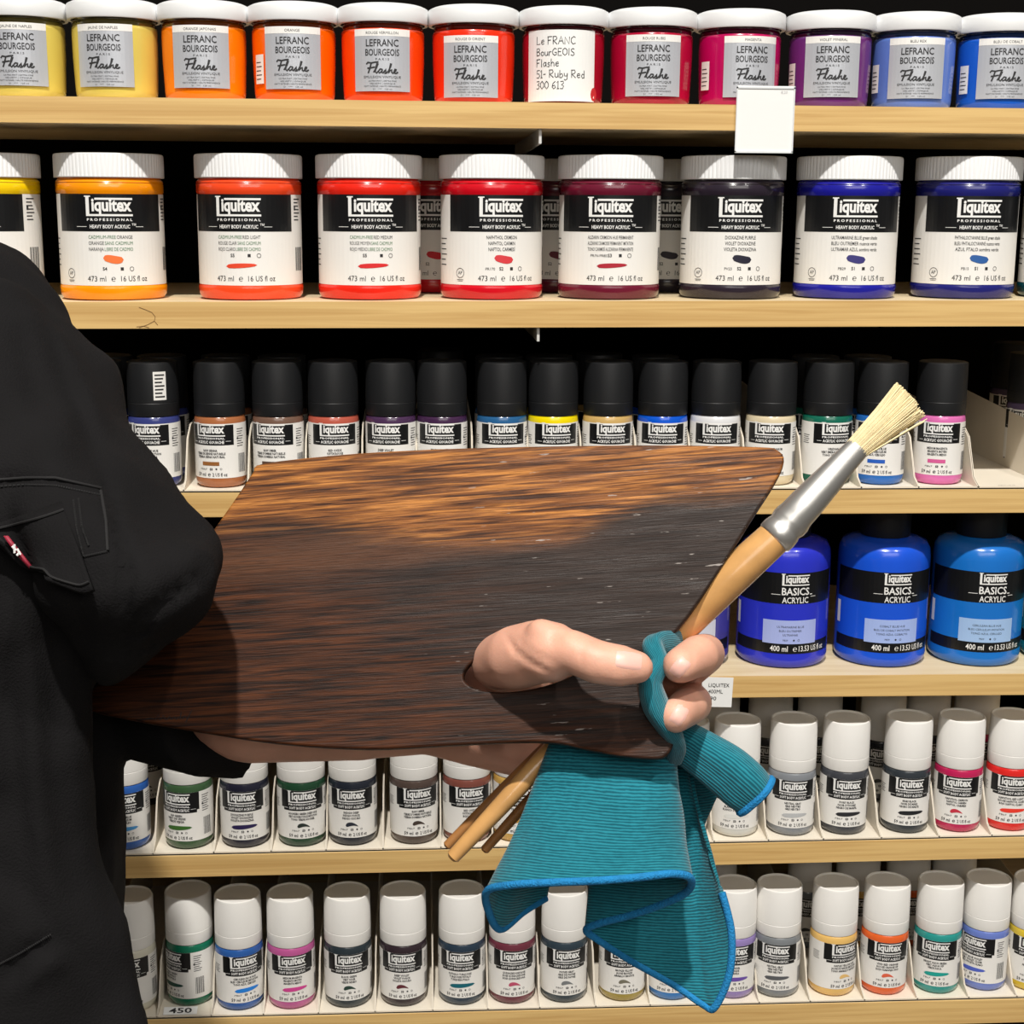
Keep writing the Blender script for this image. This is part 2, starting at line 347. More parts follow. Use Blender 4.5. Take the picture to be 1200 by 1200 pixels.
# ------------------------------------------------------------ kind A: round clear jars with smooth white lids
jar_me = MB().lathe([(0, .0005), (.026, 0), (.0285, .0008), (.0298, .003), (.0302, .006), (.0312, .030), (.0314, .0495), (.0312, .0515), (.0304, .0525)], 64)
neck_prof = [(.0302, .0515), (.0309, .0526), (.0310, .0546), (.0302, .0556), (.0302, .0566), (.0309, .0576), (.0306, .0602)]
lid_prof = [(.0318, .0570), (.0342, .0570), (.0346, .0578), (.0346, .0672), (.0342, .0684), (.0328, .0692), (.031, .0700), (.029, .0706), (.015, .0710), (0, .0711)]
ME = {}
def shared(key, fn):
    if key not in ME: ME[key] = fn()
    return ME[key]
def flashe_jar(px, lpx, base, col, words, name, label, hand=False, sticker=None):
    Y = .037; p = onY(px, 72, Y); x = p.x; z = shz(1, x)
    yaw = atan2(x-CAM.x, Y-CAM.y)
    rot = -yaw + asin(max(-.9, min(.9, (lpx-px)/49.0)))
    r = empty('paint_jar', (x, Y, z), (0, 0, rot), label=label, cat='paint jar', group='round clear jars on the top shelf')
    link('paint_body', shared(('fj', col), lambda: jar_me.mesh('paint_body', [paint(col)])), r)
    dk = tuple(int(c*.42) for c in col)
    link('glass_neck', shared(('fn', col), lambda: MB().lathe(neck_prof, 64).mesh('glass_neck', [mat('glass_film_%d_%d_%d' % dk, dk, .08, coat=1)])), r)
    link('lid', shared('fl', lambda: MB().lathe(lid_prof, 72).mesh('lid', [M_LID])), r)
    P = Print(31.5); dv = {555: 5.5, 763: 3, 866: 3, 972: 2, 1070: 2.2, 1170: 1.6, 449: 2}.get(px, 1.2)
    if hand:
        P.rect(-30, 1.5, 27, 53, M_PAPER)
        P.dot(26.5, 7, 3.2, mat('sticker_red', (190, 40, 45)), lay=1, ry=5)
        for i, t in enumerate(('Le FRANC', 'BourGEOIS', 'Flashe', '51- Ruby Red', '300 613')):
            handwrite(P, t, -21, 42.5-8*i, 5.6 if i != 1 else 5.2, .55, M_INK)
    else:
        vv = P.p; P.p = lambda u, v, lay: vv(u, v-dv, lay)
        P.rect(-22, 9, 22, 53.5, M_GREYLAB); P.rect(-22, 48.5, 22, 53.5, M_LABEL, 1)
        P.text(words, 0, 49.8, 1.9, M_INK, maxw=30)
        P.text('LEFRANC', 0, 41.2, 4.9, M_INK, w=24.5, bold=.012); P.text('BOURGEOIS', 0, 34.6, 4.6, M_INK, w=25.5, bold=.012)
        P.text('P A R I S', 0, 31.2, 1.5, M_INK, w=10)
        for st in FLASHE: P.stroke([(-12+x*6.9, 21.8+y*7.4) for x, y in st], 1.15, M_INK)
        P.text('EMULSION VINYLIQUE', 0, 18.4, 1.7, M_INK, w=28)
        P.text('ULTRA MAT | EXTRA FINE', 0, 15.9, 1.0, M_INK, w=21); P.text('VELVETY | OPAQUE', 0, 14.0, 1.0, M_INK, w=19)
        P.text('MATT INTENSE | HAUTE PERMANENCE', 0, 12.1, 1.0, M_INK, w=28); P.text('S1   ***   125 ml', 0, 10, 1.0, M_INK, w=14)
    P.build('label', r)
    if sticker is not None:
        P = Print(31.6); P.rect(sticker-4, 12, sticker+6, 33, M_LABEL, 0)
        for k in range(5): P.rect(sticker-3, 15+3*k, sticker+(4 if k % 2 else 3), 15.7+3*k, M_INK, 1)
        P.build('side_sticker', r)
    return r
FJ = [
 (27, 21, 113, (222, 200, 96), 'JAUNE DE NAPLES', 'pale yellow paint jar with round white lid, cut off by the left picture edge', 0, None),
 (136, 122, 114, (222, 200, 96), 'JAUNE DE NAPLES', 'pale yellow paint jar with round white lid and silver label, beside the first orange jar', 0, None),
 (240, 235, 117, (252, 128, 6), 'ORANGE JAPONAIS', 'yellowish orange paint jar with round white lid between the pale yellow and deeper orange jars', 0, None),
 (345, 343, 119, (252, 100, 0), 'ORANGE', 'bright orange paint jar with a small white sticker on its left side', 0, -30),
 (449, 448, 121, (252, 70, 8), 'ROUGE VERMILLON', 'orange-red paint jar with round white lid, left of the red jar', 0, None),
 (555, 551, 122, (238, 48, 16), 'ROUGE D ORIENT', 'red paint jar with silver label, left of the jar with handwriting', 0, None),
 (660, 659, 123, (165, 16, 40), '', 'dark red paint jar with a handwritten white paper label', 1, None),
 (763, 766, 125, (176, 10, 52), 'ROUGE RUBIS', 'crimson paint jar with silver label, right of the jar with handwriting', 0, None),
 (866, 882, 126, (190, 8, 88), 'MAGENTA', 'magenta paint jar with round white lid, partly behind the white price tag', 0, -41),
 (972, 976, 126, (108, 44, 118), 'VIOLET MINERAL', 'purple paint jar with round white lid', 0, -38),
 (1070, 1075, 127, (96, 126, 206), 'BLEU REX', 'light periwinkle blue paint jar with round white lid', 0, -38),
 (1170, 1180, 127, (24, 92, 204), 'BLEU DE COBALT', 'strong blue paint jar with round white lid at the right picture edge', 0, -36)]
for px, lpx, base, col, words, label, hand, stk in FJ: flashe_jar(px, lpx, base, col, words, 'jar', label, hand, stk)

# ------------------------------------------------------------ kind B: big acrylic jars with ribbed white lids
JB = [(0, .0008), (.034, 0), (.0385, .001), (.0402, .004), (.0408, .009), (.0406, .0102), (.0400, .011), (.0400, .0803), (.0406, .0813), (.0406, .0872), (.0402, .0878), (.0406, .0886), (.0398, .0902), (.0388, .0908), (.0388, .0925)]
LB_ = [(.0390, .0920), (.0412, .0920), (.0415, .0926), (.0415, .0936), (.0415, .1078), (.0411, .1094), (.0398, .1100), (.036, .1101), (.0355, .1095), (0, .1095)]
def name_lines(P, names, v, h, dv, maxw, green=None):
    for i, t in enumerate(names):
        g = green and green[i]
        if g:
            a, b = g; wa = glyphs(a, 2, 0)[2]+.25; wb = glyphs(b, 2, 0)[2]; k = min(h/.69, min(maxw, 33)/(wa+wb)); W_ = (wa+wb)*k
            first = M_GREEN if i == 0 else M_INK; second = M_INK if i == 0 else M_GREEN
            P.text(a, -W_/2, v-dv*i, h, first, w=(wa-.25)*k, al='L'); P.text(b, W_/2, v-dv*i, h, second, w=wb*k, al='R')
        else: P.text(t, 0, v-dv*i, h, M_INK, w=min(len(t)*1.5, maxw), bold=.006)
def big_jar(px, off, col, names, green, series, sw, kind, label, ap, swv, rear=False, Y=.052, sq=2):
    p = onY(px, 270, Y); x = p.x; z = shz(2, x); yaw = atan2(x-CAM.x, Y-CAM.y)
    r = empty('paint_jar', (x, Y, z), (0, 0, -yaw+asin(off/64)), label=label, cat='paint jar', group='big jars with ribbed lids')
    link('paint_body', shared(('bj', col), lambda: MB().lathe(JB, 64).mesh('paint_body', [paint(col)])), r)
    link('ribbed_lid', shared('bl', lambda: MB().lathe(LB_, 312, ribs=((3, 4), 4, .0005)).mesh('ribbed_lid', [M_LID], 25)), r)
    P = Print(40.0)
    P.rect(-112, 11.5, 112, 79.8, M_LABEL); P.rect(-45, 52.0, 45, 79.8, M_BLACK, 1)
    P.logo(0, 63.4, 35, res=4); P.text('P R O F E S S I O N A L', 0, 59.9, 1.8, M_WHITE, w=34, bold=.03)
    P.text('HEAVY BODY ACRYLIC', 0, 54.4, 2.6, M_WHITE, w=30, bold=.02); P.text('™', 16.4, 55.0, 3, M_WHITE, al='L')
    P.rect(-26, 55.4, -17.5, 55.75, M_WHITE, 2); P.rect(19.5, 55.4, 26, 55.75, M_WHITE, 2)
    name_lines(P, names, 46.6, 2.6, 4.5, 36, green)
    P.blob(1.5, 26.5 if swv else 31.5, 15 if kind == 'bean' else 24, 6 if kind == 'bean' else 4.2, mat('swatch_%d_%d_%d' % sw, sw, .5), kind)
    v = 33 if swv else 23
    P.text(series[0], -9, v, 2.0, M_INK); P.text(series[1], -.5 if series[0] else -5, v, 2.4, M_INK, bold=.02)
    if sq: P.rect(6.5, v, 8.8, v+2.3, M_INK, 2)
    if sq < 2 or True: P.ring(15, v+1.1, 1.5, .35, M_INK)
    P.text('473 ml', -11.5, 14.8, 4.0, M_INK, w=14); P.text('℮', 1, 14.8, 4.2, M_INK); P.text('16 US fl oz', 17, 14.8, 4.0, M_INK, w=21)
    if ap:
        P.ring(-34, 20.5, 3.6, .4, M_INK); P.text('AP', -34, 19.4, 2.6, M_INK, w=4); P.rect(-37, 15.2, -31, 15.6, M_INK, 2); P.rect(-36.5, 14.2, -31.5, 14.5, M_INK, 2)
    for k in range(7): P.rect(48.5, 76-2.6*k, 58-(k*3 % 4), 76.9-2.6*k, M_INK, 1)
    P.rect(48.5, 68, 50.5, 71.5, M_INK, 2)
    for k in range(11): P.rect(50+1.1*k, 22, 50.4+1.1*k+(.4 if k % 3 == 0 else 0), 40, M_INK, 1)
    for k in range(6): P.rect(-62, 46-4*k, -50-(k*5 % 3), 46.8-4*k, M_INK, 1)
    P.build('label', r)
    return r
BJ = [
 (-14, -26, (245, 204, 8), ('CADMIUM-FREE YELLOW', 'JAUNE SANS CADMIUM', 'AMARILLO LIBRE DE CADMIO'), None, ('', 'S4'), (240, 200, 20), 'bean', 'big yellow paint jar with ribbed white lid, cut off by the left picture edge', 1, 0),
 (131, -2, (252, 150, 10), ('CADMIUM-FREE ORANGE', 'ORANGE SANS CADMIUM', 'NARANJA LIBRE DE CADMIO'), (('CADMIUM-FREE', 'ORANGE'), ('ORANGE', 'SANS CADMIUM'), ('NARANJA', 'LIBRE DE CADMIO')), ('', 'S4'), (240, 118, 56), 'bean', 'big light orange paint jar with ribbed white lid', 1, 0),
 (293, -14, (240, 74, 34), ('CADMIUM-FREE RED LIGHT', 'ROUGE CLAIR SANS CADMIUM', 'ROJO CLARO LIBRE DE CADMIO'), (('CADMIUM-FREE', 'RED LIGHT'), ('ROUGE CLAIR', 'SANS CADMIUM'), ('ROJO CLARO', 'LIBRE DE CADMIO')), ('', 'S5'), (228, 70, 40), 'stroke', 'big orange-red paint jar with ribbed white lid, right of the light orange jar', 0, 1),
 (433, 2, (232, 38, 22), ('CADMIUM-FREE RED MEDIUM', 'ROUGE MOYEN SANS CADMIUM', 'ROJO MEDIO LIBRE DE CADMIO'), (('CADMIUM-FREE', 'RED MEDIUM'), ('ROUGE MOYEN', 'SANS CADMIUM'), ('ROJO MEDIO', 'LIBRE DE CADMIO')), ('', 'S5'), (216, 36, 40), 'stroke', 'big bright red paint jar with ribbed lid, left of the crimson one', 0, 1),
 (576, 13, (206, 14, 32), ('NAPHTHOL CRIMSON', 'NAPHTOL CARMIN', 'NAFTOL CARMESÍ'), None, ('PR170', 'S2'), (214, 58, 66), 'bean', 'big crimson paint jar with ribbed white lid, left of the maroon jar', 1, 0),
 (714, 2, (104, 22, 46), ('ALIZARIN CRIMSON HUE PERMANENT', 'ALIZARINE CRAMOISIE PERMANENT IMITATION', 'TONO CARMESÍ ALIZARINA PERMANENTE'), None, ('PR/N-PR80', 'S3'), (172, 28, 48), 'stroke', 'big maroon paint jar with ribbed white lid', 0, 1),
 (857, 12, (42, 34, 46), ('DIOXAZINE PURPLE', 'VIOLET DIOXAZINE', 'VIOLETA DIOXAZINA'), None, ('PV23', 'S2'), (30, 28, 48), 'bean', 'big near-black purple paint jar with ribbed lid, below the white price tag', 1, 0),
 (992, 11, (28, 28, 150), ('ULTRAMARINE BLUE green shade', 'BLEU OUTREMER nuance verte', 'ULTRAMAR AZUL sombra verde'), None, ('PB29', 'S1'), (56, 52, 120), 'bean', 'big violet-blue paint jar with ribbed white lid', 1, 0),
 (1131, 17, (30, 32, 112), ('PHTHALOCYANINE BLUE green shade', 'BLEU PHTALOCYANINE nuance verte', 'AZUL FTALO sombra verde'), None, ('PB15', 'S1'), (42, 92, 160), 'bean', 'big dark navy paint jar with ribbed white lid near the right picture edge', 1, 0),
 (1258, 6, (14, 70, 80), ('PHTHALO GREEN', 'VERT PHTALO', 'VERDE FTALO'), None, ('PG7', 'S1'), (20, 90, 80), 'bean', 'big dark teal paint jar, only a sliver showing at the right picture edge', 1, 0)]
for a in BJ: big_jar(*a)
for px, col, lab in ((508, (206, 14, 32), 'big crimson jar in the shade behind the gap between the bright red and crimson jars'),
                     (652, (104, 22, 46), 'big maroon jar in the shade behind the gap between the crimson and maroon jars'),
                     (783, (42, 34, 46), 'big near-black jar in the shade behind the gap left of the tagged dark purple jar')):
    big_jar(px, 0, col, ('', '', ''), None, ('', 'S2'), col, 'bean', lab, 0, 0, Y=.150)

# ------------------------------------------------------------ kinds C and E: small bottles, black or white caps
SK = .968
BODY = [(0, .0008), (.0150, 0), (.0178, .0006), (.0196, .0024), (.0205, .0055), (.0207, .0085), (.0207, .0515), (.0203, .0545), (.0196, .0562), (.0185, .0570), (.0185, .0582)]
CAPW = [(.0192, .0566), (.0202, .0566), (.0204, .0572), (.0204, .0668), (.0201, .0671), (.0204, .0675), (.0200, .0968), (.0196, .0980), (.0188, .0984), (.0184, .0980), (.0181, .0968), (0, .0962)]
CAPB = [(.0190, .0566), (.0203, .0566), (.0205, .0572), (.0205, .0665), (.0202, .0669), (.0205, .0673), (.0201, .0972), (.0199, .0980), (.0188, .0984), (0, .0984)]
BODY = [(r*SK, z) for r, z in BODY]; CAPW = [(r*SK, z) for r, z in CAPW]; CAPB = [(r*SK, z) for r, z in CAPB]
TAKEN = []
def into_lane(o, k):
    # a bottle behind the front row stands in one of the trays' lanes
    for x, _ in sorted(LANES[k], key=lambda q: abs(q[0]-o.location.x)):
        if all(not (t[0] == k and abs(t[1]-x) < .01 and abs(t[2]-o.location.y) < .0425) for t in TAKEN): break
    TAKEN.append((k, x, o.location.y)); o.location.x = x; o.location.z = shz(k, x)+.0012
def small_label(kind, names, sw, swk, tagline, blank=False):
    P = Print(20.04)
    if kind == 'gouache': top, blk0 = 51.0, 34.2
    else: top, blk0 = 50.0, 32.6
    P.rect(-56, 8.2, 56, top, M_LABEL)
    if kind == 'gouache': P.rect(-19, blk0, 19, top-.8, M_BLACK, 1)
    else: P.poly([], M_BLACK) if False else (P.rect(-19, blk0+2.4, 19.5, top, M_BLACK, 1), P.rect(-16.5, blk0, 17.5, blk0+2.4, M_BLACK, 1))
    lv = blk0+7.0; P.logo(0, lv, 24)
    P.text('PROFESSIONAL', 0, lv-2.3, 1.4, M_WHITE, w=23.5, bold=.03, res=1)
    P.text(tagline, 0, lv-5.7, 2.2, M_WHITE, w=22.5, bold=.03, res=1)
    P.rect(-16, lv-4.8, -12.2, lv-4.5, M_WHITE, 2); P.rect(12.4, lv-4.0, 16.5, lv-3.7, M_WHITE, 2)
    for i, t in enumerate(names): P.text(t, 0, 29.2-2.5*i, 1.75, M_INK, w=min(24, len(t)*1.15), bold=.03, res=1)
    swm = mat('swatch_%d_%d_%d' % sw, sw, .5)
    if swk == 'rect': P.rect(-7, 18.2, 7, 21.2, swm, 2)
    elif swk == 'stroke': P.blob(2, 19.6, 22, 4.4, swm, 'stroke')
    else: P.blob(.5, 19.8, 10.5, 6, swm, 'drop')
    P.text('PBk7', -6, 14.6, 1.4, M_INK, w=6, res=1); P.text('S3', .5, 14.5, 1.8, M_INK, bold=.04, res=1); P.dot(4.6, 15.5, .75, M_INK); P.ring(8.2, 15.5, .7, .25, M_INK)
    P.text('59 ml', -8, 9.7, 2.7, M_INK, w=7.5, res=1, bold=.02); P.text('℮', -1.2, 9.7, 2.9, M_INK, bold=.02); P.text('2 US fl oz', 7.2, 9.7, 2.7, M_INK, w=11.5, res=1, bold=.02)
    for k in range(8): P.rect(22, 46-1.9*k, 29-(k*7 % 3), 46.6-1.9*k, M_INK, 1)
    P.dot(22.5, 39, .9, M_INK)
    for k in range(9): P.rect(23+.9*k, 12, 23.3+.9*k+(.3 if k % 2 else 0), 27, M_INK, 1)
    for k in range(5): P.rect(-30, 40-1.6*k, -23-(k % 2), 40.5-1.6*k, M_INK, 1)
    return P
def small_bottle(px, pym, k, Y, off, col, kind, label, group, names=(), sw=(60, 60, 60), swk='rect', rear=False, dz=.0012):
    p = onY(px, pym, Y); x = p.x; z = shz(k, x)+dz; yaw = atan2(x-CAM.x, Y-CAM.y)
    r = empty('paint_bottle', (x, Y, z), (0, 0, -yaw+asin(max(-.95, min(.95, off/29)))), label=label, cat='paint bottle', group=group)
    link('paint_body', shared(('sb', col), lambda: MB().lathe(BODY, 48).mesh('paint_body', [paint(col)])), r)
    if kind == 'gouache': link('cap', shared('cb', lambda: MB().lathe(CAPB, 48).mesh('cap', [M_CAPB], 30)), r)
    else: link('cap', shared('cw', lambda: MB().lathe(CAPW, 48).mesh('cap', [M_CAPW], 30)), r)
    tl = 'ACRYLIC GOUACHE' if kind == 'gouache' else 'SOFT BODY ACRYLIC'
    key = (kind, names, sw, swk)
    def mk():
        P = small_label(kind, names, sw, swk, tl); return P.mb.mesh('label', P.mats, 0)
    link('label', shared(key, mk), r)
    return r
LANES = {3: [], 5: [], 6: []}
YF = .032
G3 = 'black-capped gouache bottles in front'
ROW3 = [
 (116, 0, (38, 62, 130), ('CERULEAN', 'BLEU', 'AZUL'), (40, 60, 130), 'black-capped bottle with blue paint, half hidden behind the black jacket sleeve'),
 (181, -11, (58, 66, 128), ('PRUSSIAN BLUE HUE', 'BLEU PRUSSE IMITATION', 'TONO AZUL PRUSIA'), (46, 50, 98), 'black-capped bottle with slate-blue paint and a white sticker on its cap'),
 (258, -12, (172, 106, 66), ('RAW SIENNA', 'TERRE DE SIENNE NATURELLE', 'TIERRA SIENA NATURAL'), (150, 96, 48), 'black-capped bottle with tan-brown paint, left of the wooden palette corner'),
 (326, -10, (116, 88, 74), ('RAW UMBER', "TERRE D'OMBRE NATURELLE", 'TIERRA SOMBRA NATURAL'), (88, 66, 54), 'black-capped bottle with grey-brown paint above the palette corner'),
 (391, 1, (186, 90, 72), ('RED OXIDE', 'OXYDE ROUGE', 'ROJO OXIDO'), (170, 80, 60), 'black-capped bottle with brick-red paint behind the palette'),
 (458, -6, (74, 48, 82), ('DEEP VIOLET', 'VIOLET FONCE', 'VIOLETA OSCURO'), (70, 45, 80), 'black-capped bottle with dull violet paint, just right of the brick-red one'),
 (518, -3, (66, 38, 72), ('PRISM VIOLET', 'VIOLET PRISME', 'VIOLETA PRISMA'), (66, 40, 80), 'black-capped bottle with dark plum paint, left of the teal-blue one'),
 (588, 2, (40, 96, 146), ('TURQUOISE DEEP', 'TURQUOISE FONCE', 'TURQUESA OSCURO'), (40, 96, 140), 'black-capped bottle with teal-blue paint, left of the yellow one'),
 (648, 5, (242, 218, 4), ('PRIMARY YELLOW', 'JAUNE PRIMAIRE', 'AMARILLO PRIMARIO'), (240, 216, 0), 'black-capped bottle with bright yellow paint'),
 (712, 5, (206, 170, 104), ('YELLOW OCHRE', 'OCRE JAUNE', 'OCRE AMARILLO'), (200, 160, 90), 'black-capped bottle with sand-ochre paint, right of the yellow one'),
 (776, 1, (10, 86, 208), ('PRIMARY BLUE', 'BLEU PRIMAIRE', 'AZUL PRIMARIO'), (10, 86, 200), 'black-capped bottle with vivid blue paint behind the palette'),
 (838, 3, (226, 226, 228), ('TITANIUM WHITE', 'BLANC TITANE', 'BLANCO TITANIO'), (225, 225, 225), 'black-capped bottle with white paint behind the palette'),
 (903, -1, (222, 206, 172), ('UNBLEACHED TITANIUM', 'TITANE ECRU', 'TITANIO SIN BLANQUEAR'), (222, 206, 172), 'black-capped bottle with cream paint beside the palette tip'),
 (969, 12, (20, 104, 84), ('VIRIDIAN HUE', 'VERT EMERAUDE IMITATION', 'TONO VERDE VIRIDIAN'), (20, 100, 80), 'black-capped bottle with green paint behind the silver brush ferrule'),
 (1032, -3, (38, 108, 192), ('CERULEAN BLUE', 'BLEU CERULEUM', 'AZUL CERULEO'), (34, 92, 190), 'black-capped bottle with mid-blue paint behind the brush bristles'),
 (1101, -1, (220, 112, 178), ('MEDIUM MAGENTA', 'MAGENTA MOYEN', 'MAGENTA MEDIO'), (214, 92, 152), 'black-capped bottle with pink paint, right of the brush bristles')]
for px, off, col, names, sw, lab in ROW3:
    o = small_bottle(px, 500, 3, YF, off, col, 'gouache', lab, G3, names, sw, 'rect')
    LANES[3].append((o.location.x, lab))
    if px == 181:
        P = Print(19.8); P.rect(8, 69.5, 18, 91.5, M_LABEL)
        for k in range(7): P.rect(9.2, 71.5+2.8*k, 16.8-(k*5 % 3), 72.7+2.8*k, M_INK, 1)
        P.build('cap_sticker', o)
# one bottle stands far back in the almost empty lane on the right
zt = shz(3, .5)+.0996
q = onZ(1210, 416, zt); o = small_bottle(1207, 480, 3, q.y+.02, -9, (96, 82, 110), 'gouache', 'black-capped bottle with grey-violet paint far back in the nearly empty lane', G3, ('DARK VIOLET', 'VIOLET FONCE', 'VIOLETA OSCURO'), (90, 80, 108))
R3 = 'black-capped gouache bottles standing behind the front row'
for px, top, col, lab in ((136, 415, (38, 62, 130), 'shaded black cap behind the leftmost blue bottle, next to the jacket'), (206, 415, (58, 66, 128), 'shaded black cap behind the stickered slate-blue bottle, to its right'),
    (262, 421, (172, 106, 66), 'shaded black cap behind the tan-brown bottle'), (329, 422, (116, 88, 74), 'shaded black cap behind the grey-brown bottle'), (524, 407, (66, 38, 72), 'shaded black cap rising highest, behind the dark plum bottle'),
    (582, 421, (40, 96, 146), 'shaded black cap behind the teal-blue bottle'), (642, 423, (242, 218, 4), 'shaded black cap behind the bright yellow bottle'), (690, 411, (206, 170, 104), 'shaded black cap rising high between the yellow and sand-ochre bottles'),
    (766, 422, (10, 86, 208), 'shaded black cap behind the vivid blue bottle'), (962, 423, (20, 104, 84), 'shaded black cap behind the green bottle'), (1003, 415, (38, 108, 192), 'shaded black cap behind and left of the mid-blue bottle'),
    (1188, 399, (96, 82, 110), 'shaded black cap deepest in the nearly empty right lane')):
    zt = shz(3, .1)+.0996; Y = max(onZ(px, top, zt).y-.02, YF+.045)
    o = small_bottle(px, 440, 3, Y, 0, col, 'gouache', lab, R3, ('', '', ''), col)
    if px < 1100: into_lane(o, 3)

G5 = 'white-capped bottles in front on the upper of the two shelves'
ROW5 = [
 (145, -4, (46, 96, 176), ('CERULEAN BLUE', 'BLEU CERULEUM', 'AZUL CERULEO'), (70, 150, 210), 'stroke', 'white-capped bottle with blue paint, cut by the jacket edge below the sleeve'),
 (220, -15, (62, 92, 60), ('SAP GREEN', 'VERT DE VESSIE', 'VERDE VEJIGA'), (60, 108, 44), 'stroke', 'white-capped bottle with olive-green paint, turned left, under the sleeve cuff'),
 (286, -4, (36, 36, 52), ('DIOXAZINE PURPLE', 'VIOLET DIOXAZINE', 'VIOLETA DIOXAZINA'), (40, 30, 80), 'stroke', 'white-capped bottle with near-black paint and dark violet stroke, under the sleeve cuff'),
 (353, 1, (34, 70, 48), ('HOOKERS GREEN DEEP HUE', 'VERT HOOKER FONCE IMITATION', 'TONO VERDE HOOKER'), (40, 50, 46), 'drop', 'white-capped bottle with dark green paint under the bare forearm'),
 (413, -2, (38, 42, 52), ('INDIGO DEEP', 'INDIGO FONCE', 'INDIGO OSCURO'), (40, 46, 58), 'drop', 'white-capped bottle with charcoal-navy paint, right of the dark green one under the forearm'),
 (485, 5, (84, 70, 64), ('RAW UMBER', "TERRE D'OMBRE NATURELLE", 'TIERRA SOMBRA NATURAL'), (70, 58, 52), 'drop', 'white-capped bottle with grey-brown paint beneath the palette'),
 (547, 4, (128, 74, 64), ('RED OXIDE', 'OXYDE ROUGE', 'ROJO OXIDO'), (120, 66, 50), 'drop', 'white-capped bottle with red-brown paint behind the brush handle ends'),
 (606, 3, (204, 164, 84), ('YELLOW OCHRE', 'OCRE JAUNE', 'OCRE AMARILLO'), (200, 150, 60), 'drop', 'white-capped bottle with golden ochre paint between brush handles and teal cloth'),
 (802, 0, (214, 214, 210), ('TRANSPARENT WHITE', 'BLANC TRANSPARENT', 'BLANCO'), (220, 220, 216), 'stroke', 'white-capped bottle showing a sliver of its cap left of the rolled cloth tail'),
 (862, 0, (214, 214, 208), ('TITANIUM WHITE', 'BLANC DE TITANE', 'BLANCO DE TITANIO'), (226, 226, 222), 'stroke', 'white-capped bottle with white paint behind the rolled end of the teal cloth'),
 (927.5, 3, (134, 138, 144), ('NEUTRAL GRAY', 'GRIS NEUTRE', 'GRIS NEUTRO'), (186, 188, 190), 'stroke', 'white-capped bottle with mid-grey paint, right of the cloth end'),
 (989, 5, (66, 68, 74), ('IVORY BLACK', "NOIR D'IVOIRE", 'NEGRO DE MARFIL'), (40, 40, 44), 'stroke', 'white-capped bottle with charcoal paint, second right of the cloth end'),
 (1061.5, 6, (52, 58, 64), ('MARS BLACK', 'NOIR DE MARS', 'NEGRO DE MARTE'), (30, 32, 36), 'stroke', 'white-capped bottle with blackish paint and thick black stroke, left of the crimson one'),
 (1122.5, 0, (192, 36, 88), ('NAPHTHOL CRIMSON', 'NAPHTOL CARMIN', 'NAFTOL CARMESI'), (200, 50, 70), 'drop', 'white-capped bottle with crimson-pink paint'),
 (1183, 4, (226, 44, 40), ('NAPHTHOL RED LIGHT', 'ROUGE NAPHTOL CLAIR', 'ROJO NAFTOL CLARO'), (236, 60, 44), 'stroke', 'white-capped bottle with bright red paint at the right picture edge')]
for px, off, col, names, sw, swk, lab in ROW5:
    o = small_bottle(px, 915, 5, .028, off, col, 'soft', lab, G5, names, sw, swk); LANES[5].append((o.location.x, lab))
R5 = 'white-capped bottles in the shade behind the upper front row'
for px, Y, col, lab in ((196, .12, (30, 34, 40), 'shaded bottle in the gap between the blue and olive-green bottles'), (909, .112, (66, 68, 74), 'shaded white cap behind the gap left of the mid-grey bottle'),
    (972, .112, (66, 68, 74), 'shaded white cap behind the gap between the mid-grey and charcoal bottles'), (1039, .098, (36, 38, 44), 'shaded white cap standing tall between the charcoal and blackish bottles'),
    (1093, .112, (52, 58, 64), 'shaded white cap behind the gap between the blackish and crimson bottles'), (1154, .112, (192, 36, 88), 'shaded white cap behind the gap between the crimson and bright red bottles'),
    (1212, .112, (226, 44, 40), 'shaded white cap behind the bright red bottle at the picture edge'), (846, .11, (214, 214, 208), 'shaded white cap behind the white bottle by the cloth')):
    o = small_bottle(px, 860, 5, Y, 0, col, 'soft', lab, R5, ('', '', ''), (60, 60, 60), 'drop'); into_lane(o, 5)

